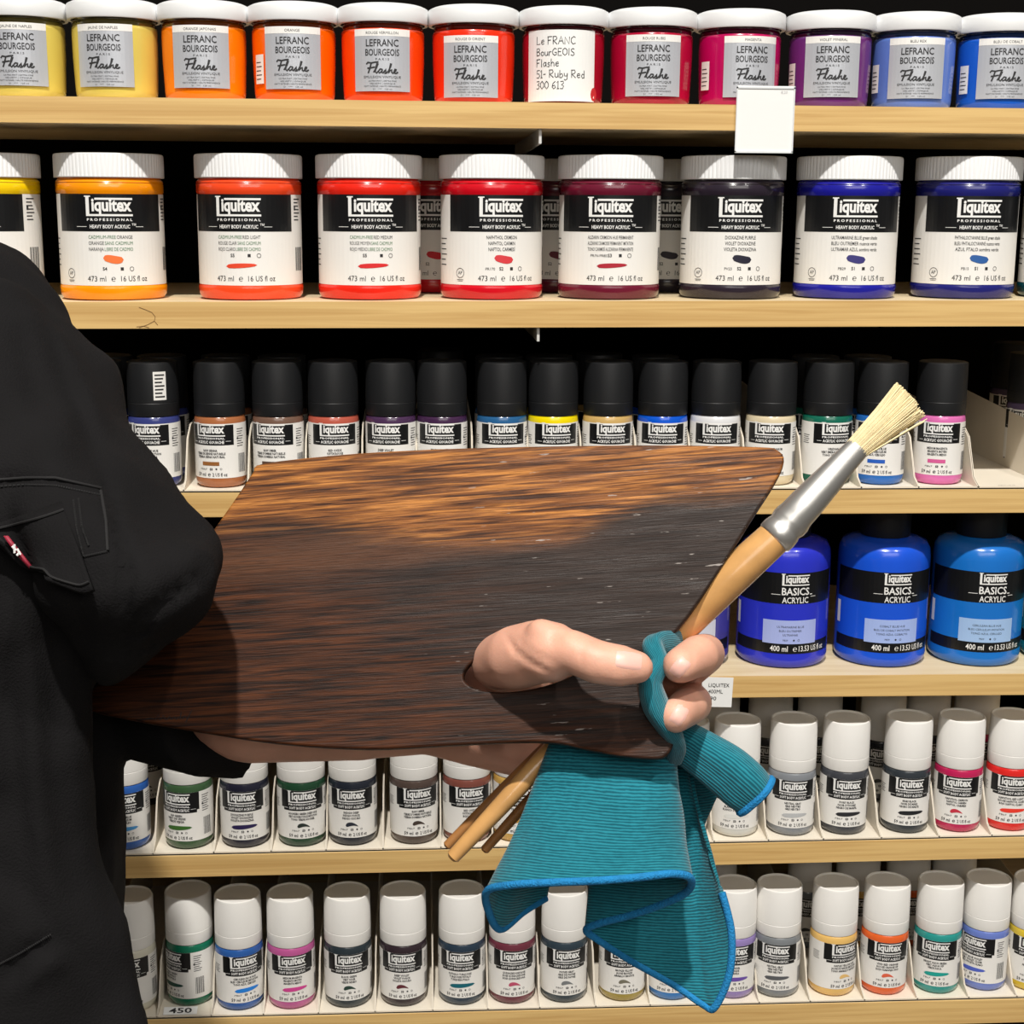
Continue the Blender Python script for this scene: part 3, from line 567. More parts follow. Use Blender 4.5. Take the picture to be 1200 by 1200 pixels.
G6 = 'white-capped bottles in front on the lower shelf'
ROW6 = [
 (154, 20, 0, (222, 218, 200), ('PARCHMENT', 'PARCHEMIN', 'PERGAMINO'), (220, 216, 200), 'drop', 'white-capped bottle with cream paint beside the jacket hem at lower left', -8),
 (222.5, 0, .009, (24, 112, 84), ('PHTHALO GREEN', 'VERT PHTALO', 'VERDE FTALO'), (20, 70, 60), 'stroke', 'white-capped bottle with emerald paint above the 450 sticker', -24),
 (280, 0, 0, (48, 96, 170), ('CERULEAN BLUE HUE', 'BLEU CERULEUM IMITATION', 'TONO AZUL CERULEO'), (30, 130, 224), 'stroke', 'white-capped bottle with blue paint, right of the emerald one', 6),
 (341, 0, 0, (192, 92, 152), ('MEDIUM MAGENTA', 'MAGENTA MOYEN', 'MAGENTA MEDIO'), (212, 70, 150), 'stroke', 'white-capped bottle with magenta-pink paint', 1),
 (407.5, 0, 0, (46, 56, 62), ('BLACK GREEN', 'VERT NOIR', 'VERDE NEGRO'), (40, 66, 58), 'drop', 'white-capped bottle with slate-black paint, right of the magenta-pink one', 1),
 (472.5, 0, 0, (54, 42, 48), ('DEEP VIOLET', 'VIOLET FONCE', 'VIOLETA OSCURO'), (100, 40, 50), 'drop', 'white-capped bottle with dark plum paint', -2),
 (541, 0, 0, (44, 60, 76), ('PHTHALO TURQUOISE', 'TURQUOISE PHTALO', 'TURQUESA FTALO'), (8, 100, 116), 'stroke', 'white-capped bottle with slate-navy paint and teal stroke, left of the cloth corner', -2),
 (600, 0, 0, (112, 52, 66), ('QUINACRIDONE ROSE', 'ROSE QUINACRIDONE', 'ROSA QUINACRIDONA'), (192, 80, 110), 'drop', 'white-capped bottle with maroon paint under the teal cloth corner', 3),
 (661, 0, 0, (50, 64, 74), ('PAYNES GRAY', 'GRIS DE PAYNE', 'GRIS DE PAYNE'), (120, 124, 126), 'drop', 'white-capped bottle with blue-slate paint under the teal cloth hem', 4),
 (729.5, 0, 0, (164, 144, 66), ('BRONZE YELLOW', 'JAUNE BRONZE', 'AMARILLO BRONCE'), (120, 116, 100), 'drop', 'white-capped bottle with olive-gold paint, half behind the teal cloth', 3),
 (787, 0, 0, (52, 122, 192), ('LIGHT BLUE', 'BLEU CLAIR', 'AZUL CLARO'), (60, 130, 200), 'drop', 'white-capped bottle with sky-blue paint, only its foot showing under the cloth', 0),
 (858, 0, 0, (152, 132, 190), ('LAVENDER', 'LAVANDE', 'LAVANDA'), (110, 80, 170), 'stroke', 'white-capped bottle with lavender paint, right of the teal cloth tip', 4),
 (910.5, 0, 0, (128, 132, 136), ('NEUTRAL GRAY', 'GRIS NEUTRE', 'GRIS NEUTRO'), (90, 92, 96), 'stroke', 'white-capped bottle with grey paint beside the lavender one', -1),
 (976, 0, 0, (236, 192, 112), ('NAPLES YELLOW HUE', 'JAUNE DE NAPLES IMITATION', 'TONO AMARILLO NAPOLES'), (230, 190, 120), 'drop', 'white-capped bottle with pale yellow paint, label turned right', 16),
 (1036, 0, 0, (234, 104, 48), ('VIVID RED ORANGE', 'ROUGE ORANGE VIF', 'ROJO NARANJA VIVO'), (226, 100, 70), 'drop', 'white-capped bottle with orange paint, right of the pale yellow one', 6),
 (1098, 0, 0, (46, 152, 146), ('BRIGHT AQUA GREEN', 'VERT AQUA VIF', 'VERDE AGUA'), (20, 160, 150), 'stroke', 'white-capped bottle with aqua-teal paint', -1),
 (1153, 0, .003, (108, 128, 202), ('LIGHT BLUE VIOLET', 'BLEU VIOLET CLAIR', 'AZUL VIOLETA CLARO'), (80, 100, 200), 'stroke', 'white-capped bottle with periwinkle paint, label turned left', -14),
 (1209, 0, 0, (226, 196, 60), ('YELLOW MEDIUM', 'JAUNE MOYEN', 'AMARILLO MEDIO'), (220, 190, 50), 'drop', 'white-capped bottle with yellow paint at the lower right picture edge', 2)]
for px, _, dy, col, names, sw, swk, lab, off in ROW6:
    o = small_bottle(px, 1108, 6, .0275+dy, off, col, 'soft', lab, G6, names, sw, swk); LANES[6].append((o.location.x, lab))
R6 = 'white-capped bottles in the shade behind the lower front row'
for px, Y, col, lab in ((838, .11, (152, 132, 190), 'shaded white cap behind the gap left of the lavender bottle'), (953, .112, (128, 132, 136), 'shaded white cap behind the gap between the grey and pale yellow bottles'), (1011, .112, (236, 192, 112), 'shaded white cap behind the gap between the pale yellow and orange bottles'),
    (1070, .112, (234, 104, 48), 'shaded white cap behind the gap between the orange and aqua-teal bottles'), (1128, .112, (46, 152, 146), 'shaded white cap behind the gap between the aqua-teal and periwinkle bottles')):
    o = small_bottle(px, 1060, 6, Y, 0, col, 'soft', lab, R6, ('', '', ''), (60, 60, 60), 'drop'); into_lane(o, 6)

# ------------------------------------------------------------ white cardboard lane trays
def tray(k, x0, x1, label, note=None):
    x0 += .0001; x1 -= .0001
    r = empty('lane_tray', ((x0+x1)/2, .002, shz(k, (x0+x1)/2)+.0001), label=label, cat='tray', group='cardboard lane trays')
    h = (x1-x0)/2
    MB().box((-h, 0, 0), (h, .25, .0010)).box((-h, 0, 0), (h, .0008, .0022)).build('base', M_CARD, r, smooth=0)
    pr = [(.0, .0012), (.0, .0025), (.012, .008), (.028, .038), (.045, .047), (.25, .058), (.25, .0012)]
    for s in (-1, 1):
        xa, xb = (-h, -h+.0005) if s < 0 else (h-.0005, h)
        vs = [(xa, y, z) for y, z in pr]+[(xb, y, z) for y, z in pr]; n = len(pr)
        MB().add(vs, [tuple(range(n)), tuple(range(2*n-1, n-1, -1))]+[(i, n+i, n+(i+1) % n, (i+1) % n) for i in range(n)]).build('side_wall', M_CARD, r, smooth=0)
    return r
for k, lst in LANES.items():
    lst.sort(); n = len(lst); prev = None
    for i, (x, lab) in enumerate(lst):
        x0 = (x+lst[i-1][0])/2 if i and x-lst[i-1][0] < .075 else x-.024
        x1 = (x+lst[i+1][0])/2 if i < n-1 and lst[i+1][0]-x < .075 else x+.024
        what = lab.split(' paint')[0].replace('white-capped bottle with ', '').replace('black-capped bottle with ', '').replace('white-capped bottle showing a sliver of its cap left of the rolled cloth tail', 'mostly hidden white')
        t = tray(k, x0, x1, 'white cardboard lane tray under the %s %s bottle%s' % (what, {3: 'black-capped', 5: 'white-capped', 6: 'white-capped'}[k], {3: '', 5: ' on the upper shelf', 6: ' on the lowest shelf'}[k]))
        if k == 6 and abs(x-onY(222.5, 1108, .039).x) < .01:
            P = Print(); P.rect(-14, .2, 14, 7.5, M_PAPER); P.text('450', 0, 1.6, 4.6, M_INK, w=19, bold=.02)
            s = P.build('price_sticker', t); s.rotation_euler = (radians(-62), 0, 0); s.location = (-.004, .003, .0014)
x = LANES[3][-1][0]
t = tray(3, (x+.0245), x+.085, 'nearly empty white cardboard lane tray right of the pink bottle')
P = Print(); P.text('AZUL 13 16', 0, 0, 1.6, M_INK, w=14); s = P.build('printed_note', t); s.rotation_euler = (radians(-90), 0, 0); s.location = (-.004, .008, .0011)

# ------------------------------------------------------------ kind D: big blue bottles
DB = [(0, .001), (.030, 0), (.0355, .0012), (.0376, .004), (.0382, .008), (.0380, .010), (.0380, .084), (.0380, .090), (.0372, .097), (.0345, .102), (.028, .1048), (.020, .106), (.0185, .107), (.0185, .110)]
DC = [(.0185, .1068), (.0203, .1068), (.0206, .1075), (.0206, .129), (.0200, .1305), (0, .1305)]
def big_bottle(px, off, col, lc, names, label, Y=.055):
    p = onY(px, 710, Y); x = p.x; z = shz(4, x); yaw = atan2(x-CAM.x, Y-CAM.y)
    r = empty('paint_bottle', (x, Y, z), (0, 0, -yaw+asin(off/55)), label=label, cat='paint bottle', group='big blue bottles beside the brush')
    link('paint_body', MB().lathe(DB, 64).mesh('paint_body', [paint(col)]), r)
    link('cap', shared('dc', lambda: MB().lathe(DC, 48).mesh('cap', [M_CAPB], 30)), r)
    P = Print(38.0)
    P.rect(-58, 56, 40, 82, M_BLACK); P.rect(-58, 13.5, 40, 23.5, M_BLACK)
    P.logo(0, 71.5, 23, res=4)
    P.text('BASICS', 0, 63.6, 6.0, M_WHITE, w=23, bold=.015); P.text('ACRYLIC', 0, 56.8, 4.9, M_WHITE, w=22, bold=.012); P.rect(12.2, 63.6, 14.5, 64.3, M_WHITE, 2)
    P.rect(-20, 63.6, -12.6, 64.0, M_WHITE, 2); P.rect(13, 61.8, 18, 62.2, M_WHITE, 2)
    P.rect(-26, 22, 20, 42, mat('panel_%d_%d_%d' % lc, lc, .5), 1)
    for i, t in enumerate(names): P.text(t, -3, 35.6-3.4*i, 1.7, M_INK, maxw=30)
    P.text('PB29', -7, 24.4, 1.4, M_INK); P.dot(0, 25.1, .8, M_INK); P.ring(4, 25.1, .8, .25, M_INK)
    P.text('400 ml', -12, 15.6, 4.6, M_WHITE, w=14.5, bold=.01); P.text('℮', 1.2, 15.6, 4.6, M_WHITE); P.text('13.53 US fl oz', 17.5, 15.6, 4.6, M_WHITE, w=26, bold=.01)
    P.rect(-58, 33, -53, 52, M_LABEL, 1)
    P.build('label', r)
    return r
for a in ((802, 12, (70, 66, 150), (206, 208, 222), ('PURPLE', 'VIOLET', 'VIOLETA'), 'big violet-blue bottle mostly hidden behind the brush handle and fingers'),
          (917, 15, (42, 52, 196), (164, 178, 232), ('ULTRAMARINE BLUE', 'BLEU OUTREMER', 'ULTRAMAR'), 'big ultramarine bottle just right of the brush handle'),
          (1032.5, 19, (26, 84, 214), (160, 182, 236), ('COBALT BLUE HUE', 'BLEU DE COBALT IMITATION', 'TONO AZUL COBALTO'), 'big bright cobalt-blue bottle, second right of the brush handle'),
          (1143.5, 19, (26, 112, 200), (158, 190, 232), ('CERULEAN BLUE HUE', 'BLEU CERULEUM IMITATION', 'TONO AZUL CERULEO'), 'big lighter cerulean-blue bottle near the right picture edge'),
          (1252, 10, (22, 130, 150), (170, 210, 220), ('TURQUOISE BLUE', 'BLEU TURQUOISE', 'AZUL TURQUESA'), 'big turquoise bottle, only its edge showing at the right picture edge')):
    big_bottle(*a)

# ------------------------------------------------------------ price tags on the shelf fronts
a = onY(896, 140, -.001); r = empty('price_tag', (a.x, -.0012, a.z), label='blank white price tag in a clear sleeve on the top shelf edge', cat='price tag')
hw = .0212; hh = .0243
MB().box((-hw, -.0008, -hh), (hw, 0, hh)).build('card', M_PAPER, r, smooth=0)
mb = MB()
for b in (((-hw-.001, -.0014, hh-.002), (hw+.001, 0, hh-.0008)), ((-hw-.001, -.0014, -hh-.0004), (hw+.001, 0, -hh+.001)), ((hw, -.0014, -hh), (hw+.001, 0, hh)), ((-hw-.001, -.0014, -hh), (-hw, 0, hh))): mb.box(*b)
mb.build('clear_sleeve', M_CLEAR, r, smooth=0)
P = Print(); P.text('8,20', 14, 19, 2, mat('faded_ink', (196, 196, 198), .6)); s = P.build('faded_print', r); s.location.y = -.0008
a = onY(826, 810.5, -.001); r = empty('price_tag', (a.x, -.0012, a.z), (0, radians(2), 0), label='small printed price tag on the shelf edge under the big blue bottles', cat='price tag')
MB().box((-.0225, -.0008, -.0125), (.0225, 0, .0125)).build('card', M_PAPER, r, smooth=0)
P = Print(); P.text('LIQUITEX', 2.5, 4.6, 3.1, M_INK, al='L', w=17); P.text('400ML', 2.5, -.8, 3.1, M_INK, al='L', w=12); P.text('11,90', -1.5, -6.6, 3.0, M_INK, al='L', w=11)
s = P.build('print', r); s.location.y = -.0008
# ------------------------------------------------------------ shaping helpers for cloth and bodies
def welded(mb, voxel, smooth_it, factor=.5):
    me = mb.mesh('tmp', smooth=0); o = bpy.data.objects.new('tmp', me); COL.objects.link(o)
    r = o.modifiers.new('r', 'REMESH'); r.mode = 'VOXEL'; r.voxel_size = voxel; r.use_smooth_shade = True
    if smooth_it:
        s = o.modifiers.new('s', 'SMOOTH'); s.iterations = smooth_it; s.factor = factor
    dg = bpy.context.evaluated_depsgraph_get(); out = bpy.data.meshes.new_from_object(o.evaluated_get(dg))
    bpy.data.objects.remove(o); bpy.data.meshes.remove(me)
    out.polygons.foreach_set('use_smooth', [True]*len(out.polygons)); return out
def catmull(pts, n):
    P = [Vector(p) for p in pts]; out = []
    for i in range(n):
        t = i/(n-1)*(len(P)-1); k = min(int(t), len(P)-2); f = t-k
        a, b, c, d = P[max(k-1, 0)], P[k], P[k+1], P[min(k+2, len(P)-1)]
        out.append(.5*((2*b)+(c-a)*f+(2*a-5*b+4*c-d)*f*f+(3*b-a-3*c+d)*f**3))
    return out
def loft(mb, slices, n=40, e=2.4):
    """slices: (z, x0, x1, yc, halfdepth) from low to high"""
    vs = []; fs = []
    for z, x0, x1, yc, b in slices:
        cx, a = (x0+x1)/2, (x1-x0)/2
        for i in range(n):
            t = 2*pi*i/n; c, s = cos(t), sin(t)
            vs.append((cx+a*math.copysign(abs(c)**(2/e), c), yc+b*math.copysign(abs(s)**(2/e), s), z))
    for k in range(len(slices)-1):
        for i in range(n):
            j = (i+1) % n; fs.append((k*n+i, k*n+j, (k+1)*n+j, (k+1)*n+i))
    fs.append(tuple(range(n-1, -1, -1))); fs.append(tuple(range((len(slices)-1)*n, len(slices)*n)))
    mb.add(vs, fs)
def crease(me, org, lines):
    """press soft grooves (or raise folds, depth < 0) into the side that faces the photographer"""
    nv = [v.normal.copy() for v in me.vertices]
    for v, n in zip(me.vertices, nv):
        q = v.co+org-CAM
        if n.dot(q) > 0: continue
        d = q.dot(FW); x = 600+FPX*q.dot(RT)/d; y = 600-FPX*q.dot(UP)/d; s = 0
        for pts, w, dep in lines:
            if x < min(p[0] for p in pts)-3*w or x > max(p[0] for p in pts)+3*w or y < min(p[1] for p in pts)-3*w or y > max(p[1] for p in pts)+3*w: continue
            best = 1e9; tb_ = 0
            for i in range(len(pts)-1):
                (ax, ay), (bx, by) = pts[i], pts[i+1]; L2 = (bx-ax)**2+(by-ay)**2; t = max(0, min(1, ((x-ax)*(bx-ax)+(y-ay)*(by-ay))/L2))
                e = (x-ax-t*(bx-ax))**2+(y-ay-t*(by-ay))**2
                if e < best: best = e; tb_ = (i+t)/(len(pts)-1)
            s += dep*math.exp(-best/(w*w))*(min(1, 4*tb_+.15)*min(1, 4*(1-tb_)+.15))
        if s: v.co = v.co + q.normalized()*s
    me.update()
def R_(px, d): return px*d/FPX

# ------------------------------------------------------------ the person (standing left of the frame, holding the palette)
M_SKIN = mat('skin', (224, 168, 144), .5, sss=.12, var=.09, vscale=55, bump=.07, bscale=900)
M_NAIL = mat('nail', (238, 186, 172), .38, sss=.1)
M_DENIM = mat('black_denim', (20, 19, 20), .9, bump=.35, bscale=900, var=.22, vscale=14, spec=.15)
M_SEAM = mat('black_thread', (21, 20, 21), .85, var=.2)
M_TROUS = mat('dark_trousers', (46, 46, 52), .85, bump=.2, bscale=600)
M_SHOE = mat('black_leather', (26, 25, 25), .4)
M_HAIR = mat('brown_hair', (52, 38, 30), .5, bump=.5, bscale=300, stretch=(6, 6, 1))
PX, PY = -.55, -.33                                       # the person's axis
person = empty('person', (PX, PY, 0), label='person in a black denim jacket holding a wooden palette, brush and teal cloth', cat='person')
def loc(p): return Vector(p)-Vector((PX, PY, 0))
def WL(px, py, d): return loc(W(px, py, d))
B = MB()
def ch(*pts):
    B.chain([WL(x, y, d) for x, y, d, r in pts], [R_(r, d) for x, y, d, r in pts])
# trunk, head, legs, far arm
B.chain([(0, 0, .95), (0, 0.01, 1.15), (0, 0.02, 1.36), (0, 0.015, 1.46), (0, 0, 1.56)], [.10, .08, .06, .052, .052])
B.chain([(-.15, .02, 1.40), (0, .02, 1.38), (.15, .02, 1.40)], [.035, .05, .035])
B.ball((0, 0, 1.665), (.072, .092, .105)); B.ball((0, -.03, 1.61), (.052, .062, .058))
B.chain([(0, -.088, 1.675), (0, -.104, 1.645)], [.011, .015])
B.ball((0, -.086, 1.612), (.026, .012, .007)); B.ball((0, -.084, 1.601), (.022, .012, .007))
for s in (-1, 1):
    B.ball((s*.074, .005, 1.655), (.012, .022, .032))
    B.chain([(s*.085, 0, .93), (s*.10, -.005, .50), (s*.11, .01, .09)], [.075, .05, .036])
    B.chain([(s*.11, .01, .06), (s*.12, -.09, .035)], [.034, .028])
B.chain([(-.17, .02, 1.395), (-.27, .03, 1.12), (-.30, -.05, .90)], [.034, .036, .026])
B.chain([(-.30, -.05, .90), (-.302, -.065, .83)], [.024, .028])
for k in range(4): B.chain([(-.322+.014*k, -.085+.004*k, .80), (-.324+.015*k, -.095+.004*k, .765), (-.318+.013*k, -.085+.004*k, .735+.004*abs(k-1.5))], [.0085, .008, .007])
B.chain([(-.285, -.075, .83), (-.262, -.10, .80), (-.266, -.11, .775)], [.011, .0095, .008])
# near arm
ch((-90, 340, .83, 60), (40, 600, .84, 60), (130, 780, .85, 66)); ch((130, 785, .85, 66), (205, 796, .85, 58), (258, 804, .835, 74), (300, 806, .815, 88), (420, 815, .81, 76), (500, 822, .81, 62))
ch((500, 822, .81, 60), (560, 838, .808, 60), (612, 850, .806, 60), (690, 832, .805, 48)); ch((612, 825, .806, 50), (660, 800, .806, 44), (735, 805, .80, 30))
ch((600, 850, .805, 52), (650, 800, .80, 45), (606, 780, .775, 38)); ch((690, 850, .806, 40), (735, 840, .805, 28))
ch((606, 782, .785, 34), (584, 776, .755, 33), (606, 770, .738, 38)); ch((606, 770, .738, 38), (630, 764, .727, 38), (646, 764, .718, 36), (670, 763, .709, 25.5), (700, 776, .704, 26), (726, 780, .704, 25), (746, 782, .705, 20)); ch((634, 742, .716, 18), (652, 748, .712, 16))
ch((735, 802, .80, 28), (800, 785, .79, 26), (826, 766, .765, 24), (818, 769, .738, 25), (797, 780, .719, 21.5))
ch((730, 842, .803, 27), (790, 835, .795, 26), (812, 824, .768, 23), (806, 828, .742, 23), (791, 839, .722, 20.5))
ch((715, 868, .805, 25), (755, 862, .80, 23), (760, 858, .78, 22), (738, 860, .765, 19))
ch((690, 872, .803, 22), (722, 868, .797, 19), (724, 864, .78, 18), (708, 864, .77, 16))
bm_ = welded(B, .0020, 5)
crease(bm_, Vector((PX, PY, 0)), [([(592, 742), (604, 762), (622, 776), (646, 790)], 4.5, .0018), ([(600, 740), (614, 757), (634, 770), (650, 776)], 3, .0008), ([(648, 736), (646, 748), (650, 758)], 2.5, .0006), ([(655, 738), (654, 748), (658, 756)], 2.5, .0006),
    ([(684, 752), (680, 765), (684, 780)], 2.5, .0004), ([(770, 798), (800, 803), (832, 792)], 3.5, .004), ([(806, 752), (812, 764), (812, 780)], 2.5, .0005), ([(806, 806), (812, 818)], 2.5, .0005), ([(560, 770), (575, 790), (600, 800)], 4, .0004)])
bm_.materials.append(M_SKIN); body = link('body', bm_, person)
for px, py, d, a, l in ((741, 776, .7, 8, (15, 10)), (797, 784, .7, 115, (11, 9)), (789, 842, .7, 105, (12, 9.5))):
    pass
from mathutils.bvhtree import BVHTree
def bvh_of(me): return BVHTree.FromPolygons([v.co.copy() for v in me.vertices], [tuple(p.vertices) for p in me.polygons])
def hit(bvh, px, py, org):
    o = CAM-org; d = ray(px, py).normalized(); h = bvh.ray_cast(o, d)
    return (h[0], h[1], d) if h[0] is not None else (None, None, d)
PO = Vector((PX, PY, 0)); bb = bvh_of(bm_)
def nail(px, py, ang, w, h, name='fingernail'):
    ca, sa = cos(radians(ang)), sin(radians(ang)); vs = []; fs = []; n = 8; m = 8
    for i in range(n+1):
        for j in range(m+1):
            u, v = -1+2*i/n, -1+2*j/m
            k = (1-.30*abs(v)**3)*(1 if u < 0 else (1-.25*u*u))
            x = u*w; y = v*h*(1-.35*max(0, abs(u)-.4)**1.2)
            P_, N_, d_ = hit(bb, px+x*ca-y*sa, py+x*sa+y*ca, PO)
            if P_ is None: P_ = WL(px, py, .71)
            e = max(abs(u), abs(v)); vs.append(P_-d_*(.0007*(1-e**6)-.0002))
    for i in range(n):
        for j in range(m): fs.append((i*(m+1)+j, i*(m+1)+j+1, (i+1)*(m+1)+j+1, (i+1)*(m+1)+j))
    MB().add(vs, fs).build(name, M_NAIL, person, smooth=60)
nail(737, 774, 8, 17, 11.5, 'thumbnail'); nail(797, 782, -50, 13, 9.5); nail(796, 838, -60, 13, 9.5)
H = MB(); H.ball((0, .022, 1.69), (.086, .095, .098)); H.ball((0, .05, 1.62), (.07, .06, .07)); H.ball((0, -.05, 1.745), (.06, .05, .03))
hm = welded(H, .006, 2); hm.materials.append(M_HAIR); link('hair', hm, person)
for s in (-1, 1):
    MB().ball((s*.030, -.083, 1.668), (.012, .009, .008)).build('eye', mat('eye_white', (230, 226, 220), .2), person)
    MB().ball((s*.030, -.0905, 1.668), (.0045, .0025, .0045)).build('iris', mat('eye_brown', (58, 40, 28), .2), person)

# jacket: trunk + front panel + near sleeve + forearm sleeve + far sleeve, welded into one cloth
J = MB()
def sl(d, b, rows, left=None):
    out = []
    for py, x0, x1, *ex in sorted(rows, key=lambda r: -r[0]):
        dd = ex[0] if ex else d; bb_ = ex[1] if len(ex) > 1 else b
        p = WL(x1, py, dd); q = WL(x0, py, dd) if left is None else Vector((left, 0, 0))
        out.append((p.z, q.x if left is None else left, p.x, p.y, bb_))
    return out
loft(J, sl(.83, .105, [(1700, 0, 190), (1500, 0, 180), (1300, 0, 172), (1200, 0, 160), (1060, 0, 144), (1000, 0, 147), (880, 0, 145), (780, 0, 148), (660, 0, 146), (540, 0, 120), (450, 0, 90), (390, 0, 65), (340, 0, 30), (300, 0, -25, .83, .085), (262, 0, -140, .83, .06), (236, 0, -260, .83, .04)], left=-.24), 56, 2.6)
loft(J, sl(.715, .045, [(1700, -900, 205), (1500, -900, 200), (1300, -900, 184), (1200, -900, 167), (1130, -880, 155), (1060, -850, 138), (1000, -830, 121), (900, -800, 107), (835, -780, 104), (795, -760, 105), (720, -740, 130), (660, -730, 134), (600, -700, 128), (540, -680, 116), (480, -640, 95, .735), (400, -600, 50, .765), (340, -560, 10, .79), (300, -480, -40, .81)]), 56, 2.3)
loft(J, sl(.70, .05, [(790, 118, 146, .715, .02), (765, 108, 182, .712, .032), (735, 96, 216, .71, .042), (705, 84, 236, .708, .05), (670, 66, 251, .706, .055), (650, 56, 254, .706, .056), (630, 46, 247, .708, .056), (610, 36, 226, .712, .056), (580, 20, 201, .72, .058), (545, 4, 171, .732, .06), (500, -20, 141, .748, .062), (430, -60, 112, .77, .066), (380, -90, 88, .79, .068), (335, -120, 60, .805, .066), (302, -140, 30, .82, .056), (282, -140, 2, .83, .04)]), 48, 2.2)
def tb(*pts): J.tube([WL(x, y, d) for x, y, d, r in pts], [R_(r, d) for x, y, d, r in pts], 32)
tb((80, 700, .85, 90), (112, 765, .845, 74), (146, 782, .84, 78), (190, 803, .834, 90), (256, 813, .818, 104)); tb((240, 812, .84, 104), (300, 822, .85, 92))
J.chain([(-.19, .02, 1.41), (-.28, .03, 1.13), (-.30, -.045, .93)], [.075, .066, .055])
J.ball((-.02, .0, 1.37), (.21, .098, .105)); J.tube([(0, .0, 1.43), (0, .0, 1.49), (0, .005, 1.535)], [.105, .088, .085], 32)
jm = welded(J, .0045, 4)
jn = [v.normal.copy() for v in jm.vertices]
for v, vn in zip(jm.vertices, jn):                                    # drape: long soft folds plus small crumples
    c = v.co; sc = .35 if (c.x > .36 and c.z < 1.30) else .85; f = .006*sin(c.x*95+3*mnoise.noise(Vector((c.x*5, c.y*5, c.z*3)))) * max(0, min(1, (1.30-c.z)/.25))
    g = .010*mnoise.noise(Vector((c.x*16, c.y*16, c.z*9))) + .006*mnoise.noise(Vector((c.x*34+4, c.y*34, c.z*26)))
    k = .0055*mnoise.noise(Vector(((c.x+c.z)*22, c.y*20, (c.z-c.x*.6)*34)))
    v.co = c + Vector((0, f, 0)) + vn*(g+k)*sc
crease(jm, Vector((PX, PY, 0)), [([(118, 545), (136, 600), (147, 660), (147, 782)], 6.0, 0.0075), ([(252, 652), (232, 676), (190, 705), (150, 738)], 7.5, 0.0045), ([(240, 690), (205, 722), (152, 764)], 7.5, -0.0030), ([(215, 735), (180, 752), (150, 772)], 6.0, 0.0030),
    ([(247, 634), (232, 632), (215, 640)], 7.5, -0.0030), ([(178, 730), (166, 742), (152, 752)], 6.0, 0.0045), ([(40, 330), (62, 400), (88, 470), (122, 555)], 10.5, 0.0053), ([(20, 350), (34, 430), (60, 520)], 13.5, 0.0030), ([(60, 350), (90, 420), (128, 520)], 12.0, -0.0030),
    ([(90, 690), (98, 740), (92, 800), (100, 860)], 10.5, 0.0037), ([(60, 690), (66, 800), (62, 900), (90, 1040)], 15.0, 0.0037), ([(30, 700), (36, 820), (44, 960), (72, 1100)], 13.5, -0.0030), ([(10, 760), (14, 900), (30, 1040)], 15.0, 0.0037), ([(104, 900), (120, 1000), (140, 1100)], 9.0, 0.0030),
    ([(8, 1150), (30, 1118), (66, 1100)], 9.0, 0.0045), ([(16, 1170), (44, 1140), (80, 1124)], 9.0, -0.0030), ([(0, 1010), (40, 1060), (110, 1150)], 13.5, 0.0030), ([(-20, 565), (30, 562), (66, 566), (120, 576)], 6.0, 0.0023), ([(95, 585), (100, 620), (106, 650)], 6.0, 0.0023)])
jm.materials.append(M_DENIM); jacket = link('jacket', jm, person)
jb = bvh_of(jm)
def on_jacket(px, py, off):
    P_, N_, d_ = hit(jb, px, py, PO)
    return None if P_ is None else P_-d_*off
def seam(pts, name='seam', r=.0007, dash=False):
    q = []
    for (xa, ya), (xb, yb) in zip(pts, pts[1:]):
        for i in range(9): q.append((xa+(xb-xa)*i/9, ya+(yb-ya)*i/9))
    q.append(pts[-1]); mb = MB(); line = [on_jacket(x, y, .0006) for x, y in q]; line = [p for p in line if p is not None]
    if dash:
        for i in range(len(line)-1):
            for t in (0, .5):
                mb.tube([line[i].lerp(line[i+1], t+.05), line[i].lerp(line[i+1], t+.38)], .0005, 6)
    else: mb.tube(line, r, 8)
    return mb.build(name, M_SEAM, jacket)
seam([(-60, 566), (30, 560), (65, 560), (118, 572)]); seam([(-60, 574), (30, 568), (65, 569), (118, 580)], 'stitching', dash=True)
seam([(118, 575), (124, 610), (126, 645)]); seam([(86, 586), (90, 620), (98, 652), (126, 646)], 'stitching', dash=True)
seam([(92, 584), (96, 618), (104, 640)], 'stitching', dash=True)
seam([(-10, 1135), (22, 1118), (60, 1095)], 'stitching', dash=True)
# pocket flap with its red tab
top = [(-70, 622), (-30, 618), (0, 612), (36, 600), (72, 587)]; bot = [(-70, 618), (-34, 622), (4, 632), (22, 652), (40, 668), (56, 672), (64, 682), (84, 690), (98, 694), (108, 690)]
tc_, bc_ = catmull([(x, y, 0) for x, y in top], 28), catmull([(x, y, 0) for x, y in bot], 28)
vs = []; fs = []; m = 12
for i in range(28):
    for j in range(m):
        t = j/(m-1); q = tc_[i].lerp(bc_[i], t); p = on_jacket(q.x, q.y, .002+.010*t**1.5) or WL(q.x, q.y, .66); vs.append(p)
for i in range(27):
    for j in range(m-1): fs.append((i*m+j, i*m+j+1, (i+1)*m+j+1, (i+1)*m+j))
fl = MB().add(vs, fs).build('pocket_flap', M_DENIM, jacket, smooth=60); s = fl.modifiers.new('s', 'SOLIDIFY'); s.thickness = .0025; s.offset = -1
mb = MB(); mb.tube([vs[i*m+m-2]+Vector((0, -.0012, 0)) for i in range(28)], .0006, 6); mb.tube([vs[i*m+1]+Vector((0, -.0012, 0)) for i in range(28)], .0006, 6); mb.build('stitching', M_SEAM, fl)
tp = [on_jacket(x, y, .0155) or WL(x, y, .655) for x, y in ((4, 628), (12, 640), (22, 653), (34, 666))]
tp2 = [on_jacket(x, y, .0150) or WL(x, y, .655) for x, y in ((10, 628), (18, 639), (27, 651), (36, 663))]
